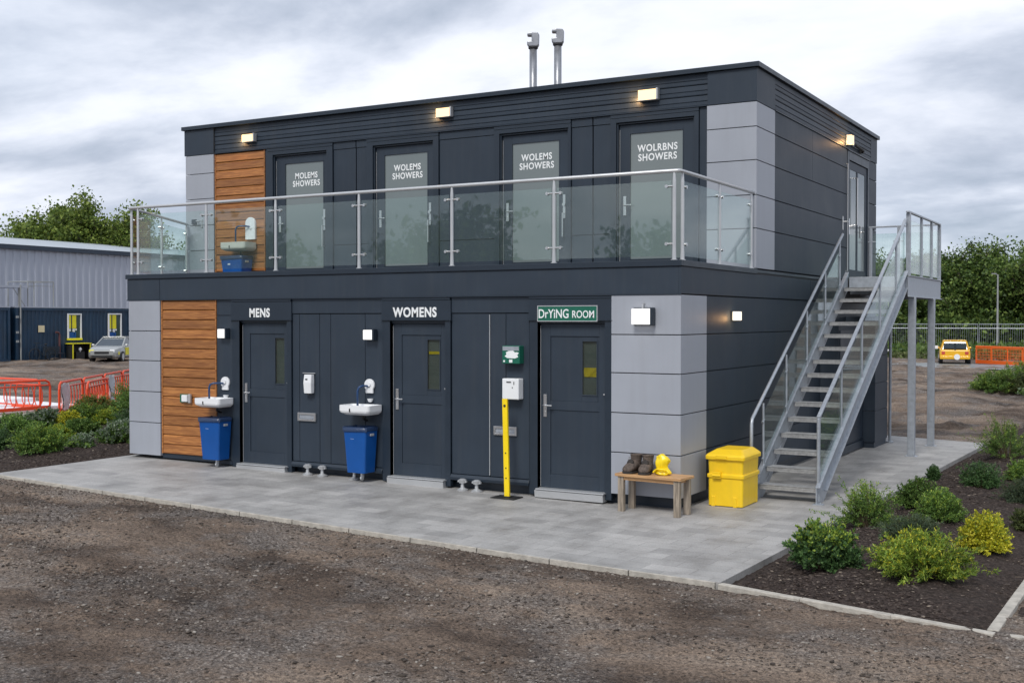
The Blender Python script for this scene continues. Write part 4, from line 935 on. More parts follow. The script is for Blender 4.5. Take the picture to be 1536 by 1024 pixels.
# yellow rain hat / waterproof, crumpled
hx, hy, hz = -.105, -.285, .481
o = thing('rain_hat','crumpled bright yellow waterproof hat on the bench','rain hat',(hx,hy,hz))
m = MB(); rings = []
for j,(r,z) in enumerate([(.115,0),(.118,.02),(.100,.045),(.085,.08),(.095,.12),(.108,.155),(.105,.19),(.08,.215),(.085,.235),(.04,.25)]):
    rings.append([(hx+(r*(1+.10*math.sin(k*math.pi*4/11+j*.9)+.05*math.sin(k*math.pi*8/11+j*1.2)))*math.cos(2*math.pi*k/22)*.9+.012*math.sin(j*1.3), hy+(r*(1+.10*math.sin(k*math.pi*6/11+j*.7)))*math.sin(2*math.pi*k/22)*.72, hz+z+(.014*math.sin(k*math.pi*2/11+j*.5) if j > 0 else 0)) for k in range(22)])
m.loft(rings); ob = m.build('crown','yellow2',o,smooth=True); md = ob.modifiers.new('sub','SUBSURF'); md.levels = 1; md.render_levels = 1
m = MB(); pts = [(hx+.10*math.cos(a)+.01,hy-.085+.02*math.sin(a*3),hz+.03+.05*math.sin(a)) for a in [i*math.pi/8 for i in range(9)]]; m.tube(pts,.011,8); m.build('strap','yellow2',o,smooth=True)
# grit bin
o = thing('grit_bin','yellow plastic grit bin with sloping lid by the foot of the stair','grit bin',(.35,.9,0)); x0,x1,y0,y1 = .16,.63,.58,1.24
m = MB(); m.loft([rrect(x0+.006,x1-.006,y0+.006,y1-.01,.008,.03),rrect(x0+.004,x1-.004,y0+.004,y1-.008,.36,.035),rrect(x0-.012,x1+.012,y0-.012,y1+.01,.37,.035),rrect(x0-.012,x1+.012,y0-.012,y1+.01,.41,.035),rrect(x0+.008,x1-.008,y0+.008,y1-.008,.42,.03),rrect(x0,x1,y0,y1,.60,.035)])
m.build('body','yellow',o,bevel=.004)
m = MB(); m.loft([rrect(x0-.028,x1+.028,y0-.03,y1+.02,.602,.04),rrect(x0-.03,x1+.03,y0-.032,y1+.02,.645,.04),rrect(x0-.012,x1+.012,y0-.01,y1+.005,.668,.04),rrect(x0+.05,x1-.05,y0+.13,y1-.03,.715,.04),rrect(x0+.06,x1-.06,y0+.15,y1-.05,.722,.03)]); m.build('lid','yellow',o,bevel=.004)
m = MB(); m.box(x0+.08,x1-.28,y0-.045,y0-.0125,.365,.445); m.tube([(x0+.08,y0-.05,.40),(x1-.28,y0-.05,.40)],.014,8); m.box(x0+.12,x1-.2,y0-.048,y0-.031,.612,.66); m.build('catch','yellow',o,bevel=.004)
for fx in (x0+.07,x1-.11):
    m = MB(); m.box(fx-.02,fx+.03,y0-.004,y0+.06,.0,.13); m.build('foot','yellow',o,bevel=.006)
m = MB(); m.box(x1-.045,x1-.004,y1-.1,y1-.04,0,.13); m.box(x0+.02,x0+.07,y1-.1,y1-.04,0,.1); m.build('foot','yellow',o,bevel=.006)
# flues
for i,x in enumerate((-6.49,-5.90)):
    yF = 8.0; o = thing('roof_flue', ['stainless roof flue with notched cowl, left one of the pair','stainless roof flue with notched cowl, right one of the pair'][i], 'flue', (x,yF,6.06), 'roof flues')
    m = MB(); m.tube([(x,yF,6.06),(x,yF,8.16)],.080,20); m.build('pipe','flue',o,smooth=True)
    m = MB(); m.lathe([(.095,8.13),(.105,8.14),(.105,8.165),(.085,8.175)],(x,yF,0),20); m.build('collar','black',o)
    m = MB()
    outer = [(-.125,8.21),(-.09,8.165),(.09,8.165),(.125,8.20),(.13,8.42),(.10,8.465),(-.03,8.475),(-.115,8.455),(-.13,8.40),(-.03,8.395),(-.03,8.29),(-.13,8.275)]
    n = len(outer); ca, sa = math.cos(R(25)), math.sin(R(25))
    a = [(x+u*ca+w_*sa,yF+u*sa-w_*ca,z) for w_ in (.085,) for u,z in outer]; b_ = [(x+u*ca+w_*sa,yF+u*sa-w_*ca,z) for w_ in (-.085,) for u,z in outer]
    m.add(a+b_, [tuple(range(n)),tuple(reversed(range(n,2*n)))]+[((q+1)%n,q,n+q,n+(q+1)%n) for q in range(n)]); m.build('cowl','flue',o,bevel=.02)
m = MB(); m.box(-7.1,-5.3,7.5,8.5,6.06,6.16); tag(m.build('roof_kerb','steelp',loc=(-6.2,8,6.06),bevel=.01),'low pale curb on the roof under the two flues','roof curb')

# ------------------------------------------------------------------ vegetation
def leaves(P, D, size, wid, seed, fold=.25):
    """diamond leaves at P along D; returns V,F (tris)"""
    r = np.random.default_rng(seed); n = len(P); D = D/np.maximum(np.linalg.norm(D,axis=1,keepdims=True),1e-6)
    U = r.normal(size=(n,3)); S = np.cross(D,U); S /= np.maximum(np.linalg.norm(S,axis=1,keepdims=True),1e-6); Nn = np.cross(S,D)
    L = size[:,None]; Wd = (size*wid)[:,None]
    a = P; b_ = P+D*L*.45+S*Wd*.5+Nn*L*fold*.3; c = P+D*L; d = P+D*L*.45-S*Wd*.5+Nn*L*fold*.3
    V = np.stack([a,b_,c,d],1).reshape(-1,3); k = np.arange(n)[:,None]*4
    return V, np.concatenate([k+np.array([[0,1,2]]), k+np.array([[0,2,3]])],1).reshape(-1,3)
LEAF = dict(
    dkgreen=leaf('leaf_dark_green', (.025,.058,.02),(.065,.135,.042),(.13,.22,.075)),
    green=leaf('leaf_mid_green', (.05,.10,.024),(.125,.225,.05),(.23,.34,.08)),
    lime=leaf('leaf_lime', (.09,.16,.025),(.22,.33,.045),(.42,.48,.08)),
    gold=leaf('leaf_gold', (.26,.28,.015),(.55,.52,.03),(.78,.70,.09)),
    sage=leaf('leaf_sage', (.04,.065,.038),(.085,.125,.07),(.15,.20,.115)),
    olive=leaf('leaf_olive', (.035,.05,.015),(.08,.105,.03),(.13,.15,.05)),
    silver=leaf('leaf_pale', (.10,.15,.09),(.20,.26,.17),(.38,.42,.32)),
    oak=leaf('leaf_oak', (.045,.08,.014),(.14,.20,.035),(.28,.34,.07)),
    wood=leaf('leaf_wood', (.028,.056,.014),(.095,.16,.036),(.22,.30,.07)),
    rusty=leaf('leaf_rusty', (.20,.10,.03),(.35,.20,.05),(.45,.28,.06)),
    grass=leaf('leaf_grass', (.04,.08,.02),(.09,.15,.035),(.16,.22,.06)))
SHK = dict(   # leafmat, tipmat, tip share, leaf size, width ratio, stems, leaves per stem, airy
    round_=('dkgreen','lime',.24,.034,.66,190,70,.05),
    feather=('lime','gold',.09,.036,.32,220,78,.10),
    airy=('green','lime',.20,.027,.42,150,70,.35),
    gold=('gold','lime',.12,.026,.60,200,70,.05),
    sage=('sage','olive',.12,.030,.22,210,72,.15),
    green=('green','lime',.14,.031,.42,190,68,.12),
    green2=('green','gold',.06,.030,.5,180,68,.12),
    olive=('olive','rusty',.04,.032,.30,180,66,.15),
    pale=('green','silver',.30,.038,.55,160,60,.10),
    dark=('dkgreen','sage',.15,.028,.40,180,70,.12),
    rusty=('green','rusty',.16,.036,.40,180,66,.2))
def shrub(label, x, y, z, w, h, kind, seed, dens=1.0, big=1.0):
    lm, tm, tshare, ls, wr, ns, npl, airy = SHK[kind]
    r = np.random.default_rng(seed); ns = int(ns*dens)
    o = thing('shrub', label, 'shrub', (x,y,z))
    az = r.uniform(0,2*np.pi,ns); el = np.arccos(r.uniform(.05,1,ns))            # angle off vertical
    lump = 1+.22*np.sin(az*3+seed)+.14*np.sin(az*5+seed*2.1)
    ext = r.uniform(.72,1.04,ns)*lump*(1+airy*r.exponential(.6,ns))
    end = np.stack([np.sin(el)*np.cos(az)*w/2*ext, np.sin(el)*np.sin(az)*w/2*ext, (np.cos(el)*h*.92+.05*h)*(.75+.25*ext)],-1)
    base = np.stack([np.cos(az)*w*.06, np.sin(az)*w*.06, np.zeros(ns)],-1)
    mid = base+(end-base)*np.array([.55,.55,.42])
    mid[:,2] += .10*h
    t = r.uniform(.28,1.0,(ns,npl))**.75
    t = t[...,None]; P = (1-t)**2*base[:,None]+2*t*(1-t)*mid[:,None]+t**2*end[:,None]
    T = 2*(1-t)*(mid-base)[:,None]+2*t*(end-mid)[:,None]; T /= np.linalg.norm(T,axis=2,keepdims=True)
    J = r.normal(0,1,P.shape); P = P+J*(.024*(w+h)/1.6)*(1-.5*t)
    D = T*.7+r.normal(0,.75,P.shape)+np.array([0,0,.15])
    P = P.reshape(-1,3)+np.array([x,y,z]); D = D.reshape(-1,3); tt = t.reshape(-1)
    P[:,2] = np.maximum(P[:,2], z+.005)
    tipm = (tt > .80)&(P[:,2] > z+h*((.55 if kind in ('round_','green2','dark') else .25)+r.uniform(-.25,.2,len(P))))&(r.uniform(0,1,len(tt)) < tshare*3.2)
    sz = ls*big*r.uniform(.6,1.35,len(P))
    if tipm.sum() < 600: tipm[:] = False
    for nm, msk, mt in (('foliage',~tipm,lm),('new_growth',tipm,tm)):
        if msk.sum() < 200: continue
        V, Fq = leaves(P[msk], D[msk], sz[msk]*(1 if nm=='foliage' else .85), wr, seed+5)
        fast_mesh(nm, V, Fq, LEAF[mt], o)
    m = MB()
    for i in range(0, ns, 3):
        a, b_, c = base[i], mid[i], end[i]; off = np.array([x,y,z])
        m.tube([tuple(a+off-np.array([0,0,.03])), tuple(.25*a+.5*b_+.25*c+off), tuple(c+off)], [.006*big,.004*big,.002*big], 4, cap=False)
    m.build('stems','stem',o); return o
def bz(x, y): return float(bed_z(np.array(x), np.array(y), inside_dist(np.array(x), np.array(y), BED)))-.01
RS = [
 ('dark round leaved shrub with yellow tips nearest the paving corner',2.42,-2.32,.86,.56,'round_'),
 ('wide lime green and yellow shrub nearest the front kerb',3.33,-2.42,1.02,.50,'feather'),
 ('tall loose green shrub beside the paving near the stair foot',2.25,.30,.80,.60,'airy'),
 ('bushy green shrub with small yellow tips behind the loose tall one',2.54,1.75,.58,.46,'green2'),
 ('fresh green mounded shrub left of the bright yellow one',2.98,.80,.66,.44,'green'),
 ('low grey green shrub between the lime and mounded shrubs',2.93,-.60,.78,.33,'sage'),
 ('bright golden yellow shrub in the middle of the bed',3.66,-.72,.62,.52,'gold'),
 ('dark green shrub with yellow tips by the far paving edge',2.99,4.0,.66,.46,'dark'),
 ('big lime tipped shrub at the far end of the bed',2.90,7.8,1.05,.78,'airy'),
 ('low grey green shrub against the right picture edge',3.70,2.9,.75,.36,'sage'),
 ('dull olive shrub right of the golden shrub',3.98,.9,.62,.36,'olive'),
 ('green shrub beyond the olive one at the right edge',3.50,4.9,.7,.40,'green'),
 ('small twiggy sprig on the paving edge',2.22,4.8,.22,.28,'dark'),
]
for i,(lb,x,y,w,h,kd) in enumerate(RS): shrub(lb,x,y,bz(x,y),w*.86,h*.88,kd,100+i,dens=.35 if w < .3 else 1)
LS = [
 ('bushy mid green shrub nearest the front at the left edge',-11.1,-.80,.92,.50,'green'),
 ('dark green shrub cut by the left picture edge',-12.4,-.85,.95,.45,'dark'),
 ('green shrub behind the bushy front one on the left',-13.3,.35,1.05,.42,'green2'),
 ('pale leaved broad shrub against the left end of the building',-11.2,1.05,.85,.45,'pale'),
 ('small pale shrub beside the broad leaved one',-11.0,.02,.42,.24,'pale'),
 ('low pale green shrub in the middle of the left bed',-14.8,2.2,.8,.36,'pale'),
 ('small golden yellow shrub in the left bed',-14.3,2.4,.5,.33,'gold'),
 ('mid green shrub behind the golden one in the left bed',-14.7,3.15,.8,.50,'green'),
 ('low lime shrub by the building end',-14.2,3.4,.7,.38,'feather'),
 ('tall green shrub close to the building end',-13.5,3.5,1.0,.85,'green2'),
 ('rusty tipped shrub below the orange barriers',-15.9,4.4,.9,.55,'rusty'),
 ('tall rusty tipped shrub rising beside the building end',-15.5,5.2,1.2,.85,'rusty'),
 ('low green shrub in front of the orange barriers at the left',-15.9,2.4,.9,.38,'green'),
 ('dark shrub between the lime and tall green ones',-12.6,2.6,.9,.5,'dark'),
 ('fresh green shrub in the middle of the left bed',-12.9,1.5,.8,.34,'green2'),
 ('small lime shrub behind the front bushy one',-12.1,.35,.6,.32,'feather'),
 ('grey green shrub at the left edge behind the others',-15.0,1.1,.95,.42,'sage'),
]
for i,(lb,x,y,w,h,kd) in enumerate(LS): shrub(lb,x,y,bedL_z(x,y)-.02,w,h,kd,300+i,dens=1.0,big=1.35)
for i,(lb,x,y,w,h,kd) in enumerate([
 ('low green bush alone on the mud near the right edge',.45,27.0,1.7,.75,'green'),('small round bush behind the low mud bush',.95,29.5,1.7,1.0,'green'),('dark bush on the mud at the right picture edge',1.55,26.5,1.5,.9,'olive'),
 ('bush with pale flowers on the mud beyond the bed end',1.95,24.3,1.0,.6,'pale')]):
    shrub(lb,x,y,float(ground_z(np.array(x),np.array(y)))-.03,w,h,kd,500+i,dens=1.2,big=2.0)

def tree(label, x, y, h, rad, seed, mat, nleaf=9000, lsz=.30, crown0=.22, spread=1.0, group=None, airy=0.0, z=0.0, top=None):
    rd = random.Random(seed); r = np.random.default_rng(seed)
    o = thing('tree', label, 'tree', (x,y,z), group); m = MB(); tips = []
    th = h*.42; tr = h*.028
    def limb(p, d, L, rr, lev):
        pts = [p]; cur = p.copy(); dd = d.copy()
        for i in range(4):
            dd = (dd+Vector((rd.uniform(-.22,.22),rd.uniform(-.22,.22),rd.uniform(-.05,.20)))).normalized(); cur = cur+dd*L/4; pts.append(cur.copy())
            if lev < 2 and i >= 1:
                for q in range(2):
                    a = rd.uniform(0,6.28); nd = (dd*.55+Vector((math.cos(a),math.sin(a),rd.uniform(-.1,.55)))*.8).normalized(); limb(cur, nd, L*.58, rr*.5, lev+1)
        m.tube([tuple(q) for q in pts], [rr,rr*.85,rr*.7,rr*.5,rr*.25], 6 if lev else 8, cap=False)
        tips.extend([(pts[-1],lev),(pts[3],lev)]+([(pts[2],lev)] if lev >= 1 else []))
    base = Vector((x,y,z)); top = base+Vector((rd.uniform(-.3,.3),rd.uniform(-.3,.3),th))
    m.tube([tuple(base-Vector((0,0,.2))), tuple(base.lerp(top,.3)), tuple(top), tuple(top+Vector((.1,0,h*.3)))], [tr*1.5,tr*1.05,tr*.85,tr*.3], 9)
    nl = 8
    for i in range(nl):
        a = 2*math.pi*i/nl+rd.uniform(-.3,.3); st = base.lerp(top, rd.uniform(crown0*2.0,1.0)); up_ = rd.uniform(.25,1.3)
        limb(st, Vector((math.cos(a)*spread,math.sin(a)*spread,up_)).normalized(), rad*rd.uniform(.75,1.1), tr*.5, 0)
    limb(top, Vector((0,0,1)), h*.26, tr*.5, 0)
    m.build('trunk','bark',o,smooth=True)
    tp = np.array([tuple(t[0]) for t in tips]); 
    zmax = z+h; tp[:,2] = np.minimum(tp[:,2], zmax-.3)
    k = r.integers(0,len(tp),nleaf); cl = h*.045*(1+airy*.3)
    csz = r.uniform(.6,1.5,len(tp))
    P = tp[k]+r.normal(0,1,(nleaf,3))*np.array([1,1,.7])*(cl*csz[k])[:,None]
    P[:,2] = np.maximum(P[:,2], z+h*crown0*.5)
    D = r.normal(0,1,(nleaf,3))+np.array([0,0,-.2])
    V, Fq = leaves(P, D, lsz*r.uniform(.6,1.4,nleaf), .7, seed+1); fast_mesh('crown', V, Fq, LEAF[mat], o); return o
tree('broad spreading oak beyond the warehouse roof', -75.6,53.2,13.3,4.9,19,'oak',52000,.24,.40,1.15,airy=-1.0)
tree('low tree at the left foot of the big oak beyond the warehouse', -78.0,48.6,9.6,2.4,12,'oak',11000,.28,.3,1.2)
tree('bushy tree at the right of the big oak beyond the warehouse', -73.5,57.6,9.4,2.2,13,'oak',10000,.28,.3,1.2)
tree('smaller dark tree seen through the left balcony glass', -75.5,60.8,10.3,2.2,14,'wood',8000,.28,.3,1.0)
tree('dark tree beside the upper left corner of the block', -77.8,66.0,11.0,2.6,15,'wood',8000,.28,.3,1.0)
GT = 'trees beyond the far mesh fence'
RT = [(-27.5,104,9.0,3.6),(-22.8,108,10.4,3.6),(-18.6,104,9.2,3.2),(-15.2,99,8.2,3.4),(-12.0,97,8.6,3.6),(-8.6,98,10.6,3.8),(-5.2,96,9.8,3.8),(-1.5,95,10.9,4.0),(2.6,94,10.5,4.0),(-10.4,108,9.8,3.6),(-4.0,108,11.0,4.0),(-16.5,112,9.4,3.8),(1.5,106,11.5,4)]
TL = ['slim tree seen through the landing glass on its left','taller tree seen through the landing glass','tree behind the landing corner post','dense tree just right of the landing','dense tree right of the landing above the yellow car','tall tree between the landing and the lamp pole','full tree behind the lamp pole','tallest tree at the right picture edge','tree at the far right edge of the row','background tree behind the dense tree by the landing','background tree behind the lamp pole','background tree seen through the landing side glass','background tree at the right picture edge']
for i,(x,y,h,rd_) in enumerate(RT): tree(TL[i],x,y,h*1.02,rd_*.95,40+i,'wood',17000,.26,.10,1.1,group=GT)
# hedge-like scrub under the trees
def scrub(name, label, n, x0, x1, y0, y1, hmax, lsz, mat, seed, zfun=None):
    r = np.random.default_rng(seed); x = r.uniform(x0,x1,n); y = r.uniform(y0,y1,n)
    hh = hmax*(.45+.75*fbm(x*.5,y*.5,seed,3)); P = np.stack([x,y,r.uniform(0,1,n)*hh],-1)
    if zfun is not None: P[:,2] += zfun(x,y)
    V, Fq = leaves(P, r.normal(0,1,(n,3))+np.array([0,0,.6]), lsz*r.uniform(.5,1.4,n), .5, seed)
    return tag(fast_mesh(name, V, Fq, LEAF[mat]), label, 'undergrowth', kind='stuff')
scrub('undergrowth','dark undergrowth below the trees behind the mesh fence',42000,-34,14,92,104,3.4,.5,'wood',901)
scrub('grass','rough green grass and weeds along the foot of the far fence',16000,-30,12,66,77.5,.55,.35,'grass',902)
scrub('grass','thin weeds on the bank this side of the far fence',5000,-24,4,57,62,.28,.25,'olive',903)
# trees behind the camera, seen only as reflections in the glass
for i,(x,y,h) in enumerate([(-24,-62,9),(-38,-54,10),(-14,-66,8),(-50,-46,10),(22,-36,9)]):
    tree(['tree across the yard opposite the left doors','tall tree across the yard further left','low tree across the yard near the road','tree across the yard at the far left','tree across the yard to the right'][i],x,y,h,4,70+i,'wood',4500,.5,.2,1.1,group='trees across the yard')

# ------------------------------------------------------------------ background left: warehouse, cabins
WH = thing('warehouse','long pale grey corrugated warehouse with dark eaves band','warehouse',(-66,40,0))
def corr(mb, y0, y1, z0, z1, x, pitch, depth, thick=.05):
    n = int((y1-y0)/pitch); pts = []
    for i in range(n):
        a = y0+i*pitch; pts += [(a,0),(a+pitch*.5,0),(a+pitch*.6,depth),(a+pitch*.9,depth)]
    pts.append((y0+n*pitch,0)); vs = [(x+d,y,z0) for y,d in pts]+[(x+d,y,z1) for y,d in pts]; k = len(pts)
    return mb.add(vs, [(i,i+1,k+i+1,k+i) for i in range(k-1)])
m = MB(); corr(m,5,62,0,7.0,-60,.55,.06); m.box(-84,-60.05,5,62,0,7.0); m.build('wall','ware',WH)
m = MB(); m.box(-60.0,-59.75,4.8,62.2,6.93,7.22); m.build('eaves_band','wband',WH)
m = MB(); m.add([(-59.8,4.8,7.23),(-59.8,62.2,7.23),(-72,62.2,8.62),(-72,4.8,8.62),(-84.2,4.8,7.23),(-84.2,62.2,7.23)],[(0,1,2,3),(3,2,5,4),(0,3,4),(1,5,2)]); m.build('roof','roofm',WH)
def cabin(label, y0, y1, x=-50.0, openings=()):
    o = thing('site_cabin', label, 'site cabin', (x-1.3,(y0+y1)/2,0), 'blue site cabins by the warehouse')
    m = MB(); cuts = sorted(openings); cur = y0+.12
    m.box(x-2.6,x-.06,y0,y1,.08,3.0)
    for a,b_,z0,z1 in cuts:
        corr(m,cur,a,.2,2.85,x-.05,.26,.035)
        if z0 > .3: corr(m,a,b_,.2,z0,x-.05,.26,.035)
        corr(m,a,b_,z1,2.85,x-.05,.26,.035); cur = b_
    corr(m,cur,y1-.12,.2,2.85,x-.05,.26,.035)
    m.build('wall','navy',o)
    m = MB(); m.box(x-.06,x+.02,y0,y0+.14,.05,3.02); m.box(x-.06,x+.02,y1-.14,y1,.05,3.02); m.box(x-.058,x+.018,y0+.14,y1-.14,2.86,3.02); m.box(x-.058,x+.018,y0+.14,y1-.14,.05,.2); m.build('corner_post','navy',o)
    m = MB(); m.box(x-2.62,x+.03,y0-.02,y1+.02,3.025,3.09); m.build('roof','ware',o); return o
cabin('navy blue site cabin cut by the left picture edge',19.5,27.38)
cb = cabin('navy blue site cabin with two yellow framed windows',27.75,35.75,openings=[(31.16,32.13,1.23,2.71),(34.08,35.08,1.19,2.73)])
for k_,(a,b_,z0,z1) in enumerate(((31.16,32.13,1.23,2.71),(34.08,35.08,1.19,2.73))):
    X0 = -50.0
    m = MB(); m.box(X0-.03,X0+.05,a,a+.07,z0,z1); m.box(X0-.03,X0+.05,b_-.07,b_,z0,z1); m.box(X0-.03,X0+.05,a+.07,b_-.07,z1-.07,z1); w = m.build('window','white',cb)
    m = MB(); m.box(X0-.03,X0+.07,a-.02,b_+.02,z0-.06,z0+.05); m.build('sill','lemon',w)
    m = MB(); m.box(X0-.045,X0-.02,a+.07,b_-.07,z0+.05,z1-.07); m.build('pane','winglass',w)
    m = MB(); m.box(X0-.018,X0-.008,a+.10,a+.25,z0+.62,z1-.09); m.box(X0-.018,X0-.008,a+.34,a+.62,z0+.62,z1-.09); m.build('blind','lemon',w)
    m = MB(); m.box(X0-.018,X0-.009,a+.08,a+.24,z0+.45,z0+.6); m.box(X0-.018,X0-.009,a+.36,a+.52,z0+.42,z0+.6); m.box(X0-.018,X0-.009,a+.46,a+.50,z0+.18,z0+.42); m.box(X0-.018,X0-.009,a+.55,a+.66,z0+.5,z0+.6); m.build('paper','white',w)
    m = MB(); m.box(X0-.018,X0-.009,a+.08,a+.6,z0+.06,z0+.40); m.build('poster','blue',w)
m = MB(); m.box(-49.98,-49.94,29.17,29.56,1.65,2.03); m.build('notice','pale',cb)
# dark shelter/hatch in front of cabin
o = thing('black_storage_box','black open fronted storage box with yellow frame below the cabin window','storage box',(-49.5,31.6,0))
m = MB(); m.box(-49.95,-49.40,31.02,31.06,.0,.95); m.box(-49.95,-49.40,32.24,32.28,0,.95); m.box(-49.95,-49.9,31.06,32.24,0,.95); m.box(-49.95,-49.40,31.06,32.24,.0,.04); m.box(-49.9,-49.45,31.3,31.9,.04,.5); m.build('carcass','black',o)
m = MB(); m.box(-49.97,-49.36,30.95,32.34,.955,1.0); m.box(-49.40,-49.37,31.01,31.07,.0,.95); m.box(-49.40,-49.37,32.23,32.29,0,.95); m.build('frame','lemon',o)
m = MB(); m.lathe([(.05,.55),(.09,.6),(.1,.66),(.06,.74),(0,.76)],(-49.5,31.62,0),12); m.box(-49.52,-49.48,31.6,31.66,.3,.56); m.build('contents','bag',o)
# gap post + light bits
m = MB(); m.tube([(-49.9,27.98,.0),(-49.9,27.98,4.3)],.04,8)
for z in (1.1,1.6,2.45): m.box(-49.88,-49.8,27.66,27.80,z,z+.12)
tag(m.build('cabin_post','pole',loc=(-49.9,27.9,0)),'thin grey post with fittings between the two cabins','post')
m = MB(); m.tube([(-49.8,30.45,0),(-49.8,30.45,1.5),(-49.8,30.38,1.62),(-49.8,30.2,1.64)],.06,10); tag(m.build('vent_pipe','rust',loc=(-49.8,30.4,0)),'maroon bent pipe standing against the cabin','pipe')
# canopy + cage on the cabin roofs
o = thing('roof_canopy','light metal canopy on the roof of the left cabin','canopy',(-50.5,27,3.09))
m = MB(); m.box(-51.6,-49.9,21,28.45,4.12,4.24); m.build('canopy_roof','ware',o)
m = MB()
for y in (24.0,27.95): m.tube([(-50,y,3.09),(-50,y,4.12)],.05,6)
m.tube([(-50,28.35,3.09),(-50,27.6,4.1)],.02,6); m.build('leg','pole',o)
o = thing('mesh_cage','thin wire cage on the cabin roof','cage',(-50.5,29.4,3.09)); m = MB()
for y in (28.6,30.3):
    for x in (-50.1,-51.8): m.tube([(x,y,3.09),(x,y,4.5)],.035,6)
for x in (-50.1,-51.8): m.tube([(x,28.6,4.5),(x,30.3,4.5)],.03,6); m.tube([(x,28.6,4.25),(x,30.3,4.25)],.015,6)
for y in (28.6,30.3): m.tube([(-50.1,y,4.5),(-51.8,y,4.5)],.03,6)
m.build('frame','pole',o); m = MB()
for i in range(1,8): m.tube([(-50.1,28.6+i*.2125,3.12),(-50.1,28.6+i*.2125,4.5)],.006,4)
m.build('wires','pole',o)
# white cabin edge beside the right end of the blue one
m = MB(); m.box(-52.5,-50.2,35.9,39.5,0,2.75); m.box(-50.19,-50.15,36.0,36.25,.9,2.0)
tag(m.build('white_store','bag',loc=(-51,37,0),bevel=.03),'white storage unit just right of the blue cabins','storage unit')
# bicycle
def bicycle(x, y, z):
    o = thing('bicycle','dark bicycle parked against the blue cabins','bicycle',(x,y,z))
    def whl(cy):
        m = MB(); pts = [(x,cy+.34*math.cos(a),z+.35+.34*math.sin(a)) for a in [2*math.pi*i/20 for i in range(21)]]; m.tube(pts,.022,6,cap=False)
        for i in range(8): a = i*math.pi/4; m.tube([(x,cy,z+.35),(x,cy+.33*math.cos(a),z+.35+.33*math.sin(a))],.004,4)
        m.build('wheel','black',o)
    whl(y-.52); whl(y+.52); m = MB()
    A,Bk,Cc,D_ = (x,y-.42,z+.85),(x,y+.02,z+.33),(x,y+.2,z+.88),(x,y+.52,z+.35)
    for p,q in ((A,Bk),(A,Cc),(Bk,Cc),(Bk,D_),(Cc,D_),((x,y-.52,z+.35),(x,y-.39,z+1.0))): m.tube([p,q],.02,6)
    m.build('frame','dark2',o); m = MB(); m.tube([(x-.28,y-.34,z+1.03),(x,y-.4,z+1.0),(x+.28,y-.34,z+1.03)],.015,6); m.build('handlebar','black',o)
    m = MB(); m.lathe([(.03,.9),(.09,.93),(.08,.97),(0,.98)],(x,y+.23,z),10); m.build('saddle','black',o)
bicycle(-48.9,28.6,slope_z(np.array(-10.))*1.0-.04)
# dark bench by the cabin
o = thing('cabin_bench','low dark bench standing against the blue cabin','bench',(-49.2,29.8,0)); m = MB(); m.box(-49.5,-49.0,29.1,30.2,.42,.48); m.box(-49.52,-49.47,29.1,30.2,.5,.85); m.build('seat','dark2',o)
for yy in (29.15,30.12):
    m = MB(); m.box(-49.48,-49.42,yy,yy+.06,0,.42); m.box(-49.08,-49.02,yy,yy+.06,0,.42); m.build('leg','dark2',o)
o = thing('hand_trolley','small dark trolley between the storage box and the car','trolley',(-49.2,33.0,0)); m = MB(); m.box(-49.4,-49.0,32.85,33.2,.05,.09); m.box(-49.42,-49.38,32.85,33.2,.05,.8); m.tube([(-49.4,32.87,.8),(-49.4,32.87,.95),(-49.4,33.18,.95),(-49.4,33.18,.8)],.02,6); m.box(-49.35,-49.05,32.9,33.15,.1,.4); m.build('frame','black',o)
m = MB(); 
for yy in (32.84,33.2): m.tube([(-49.35,yy,.1),(-49.35,yy+.04,.1)],.1,12)
m.build('wheel','black',o)

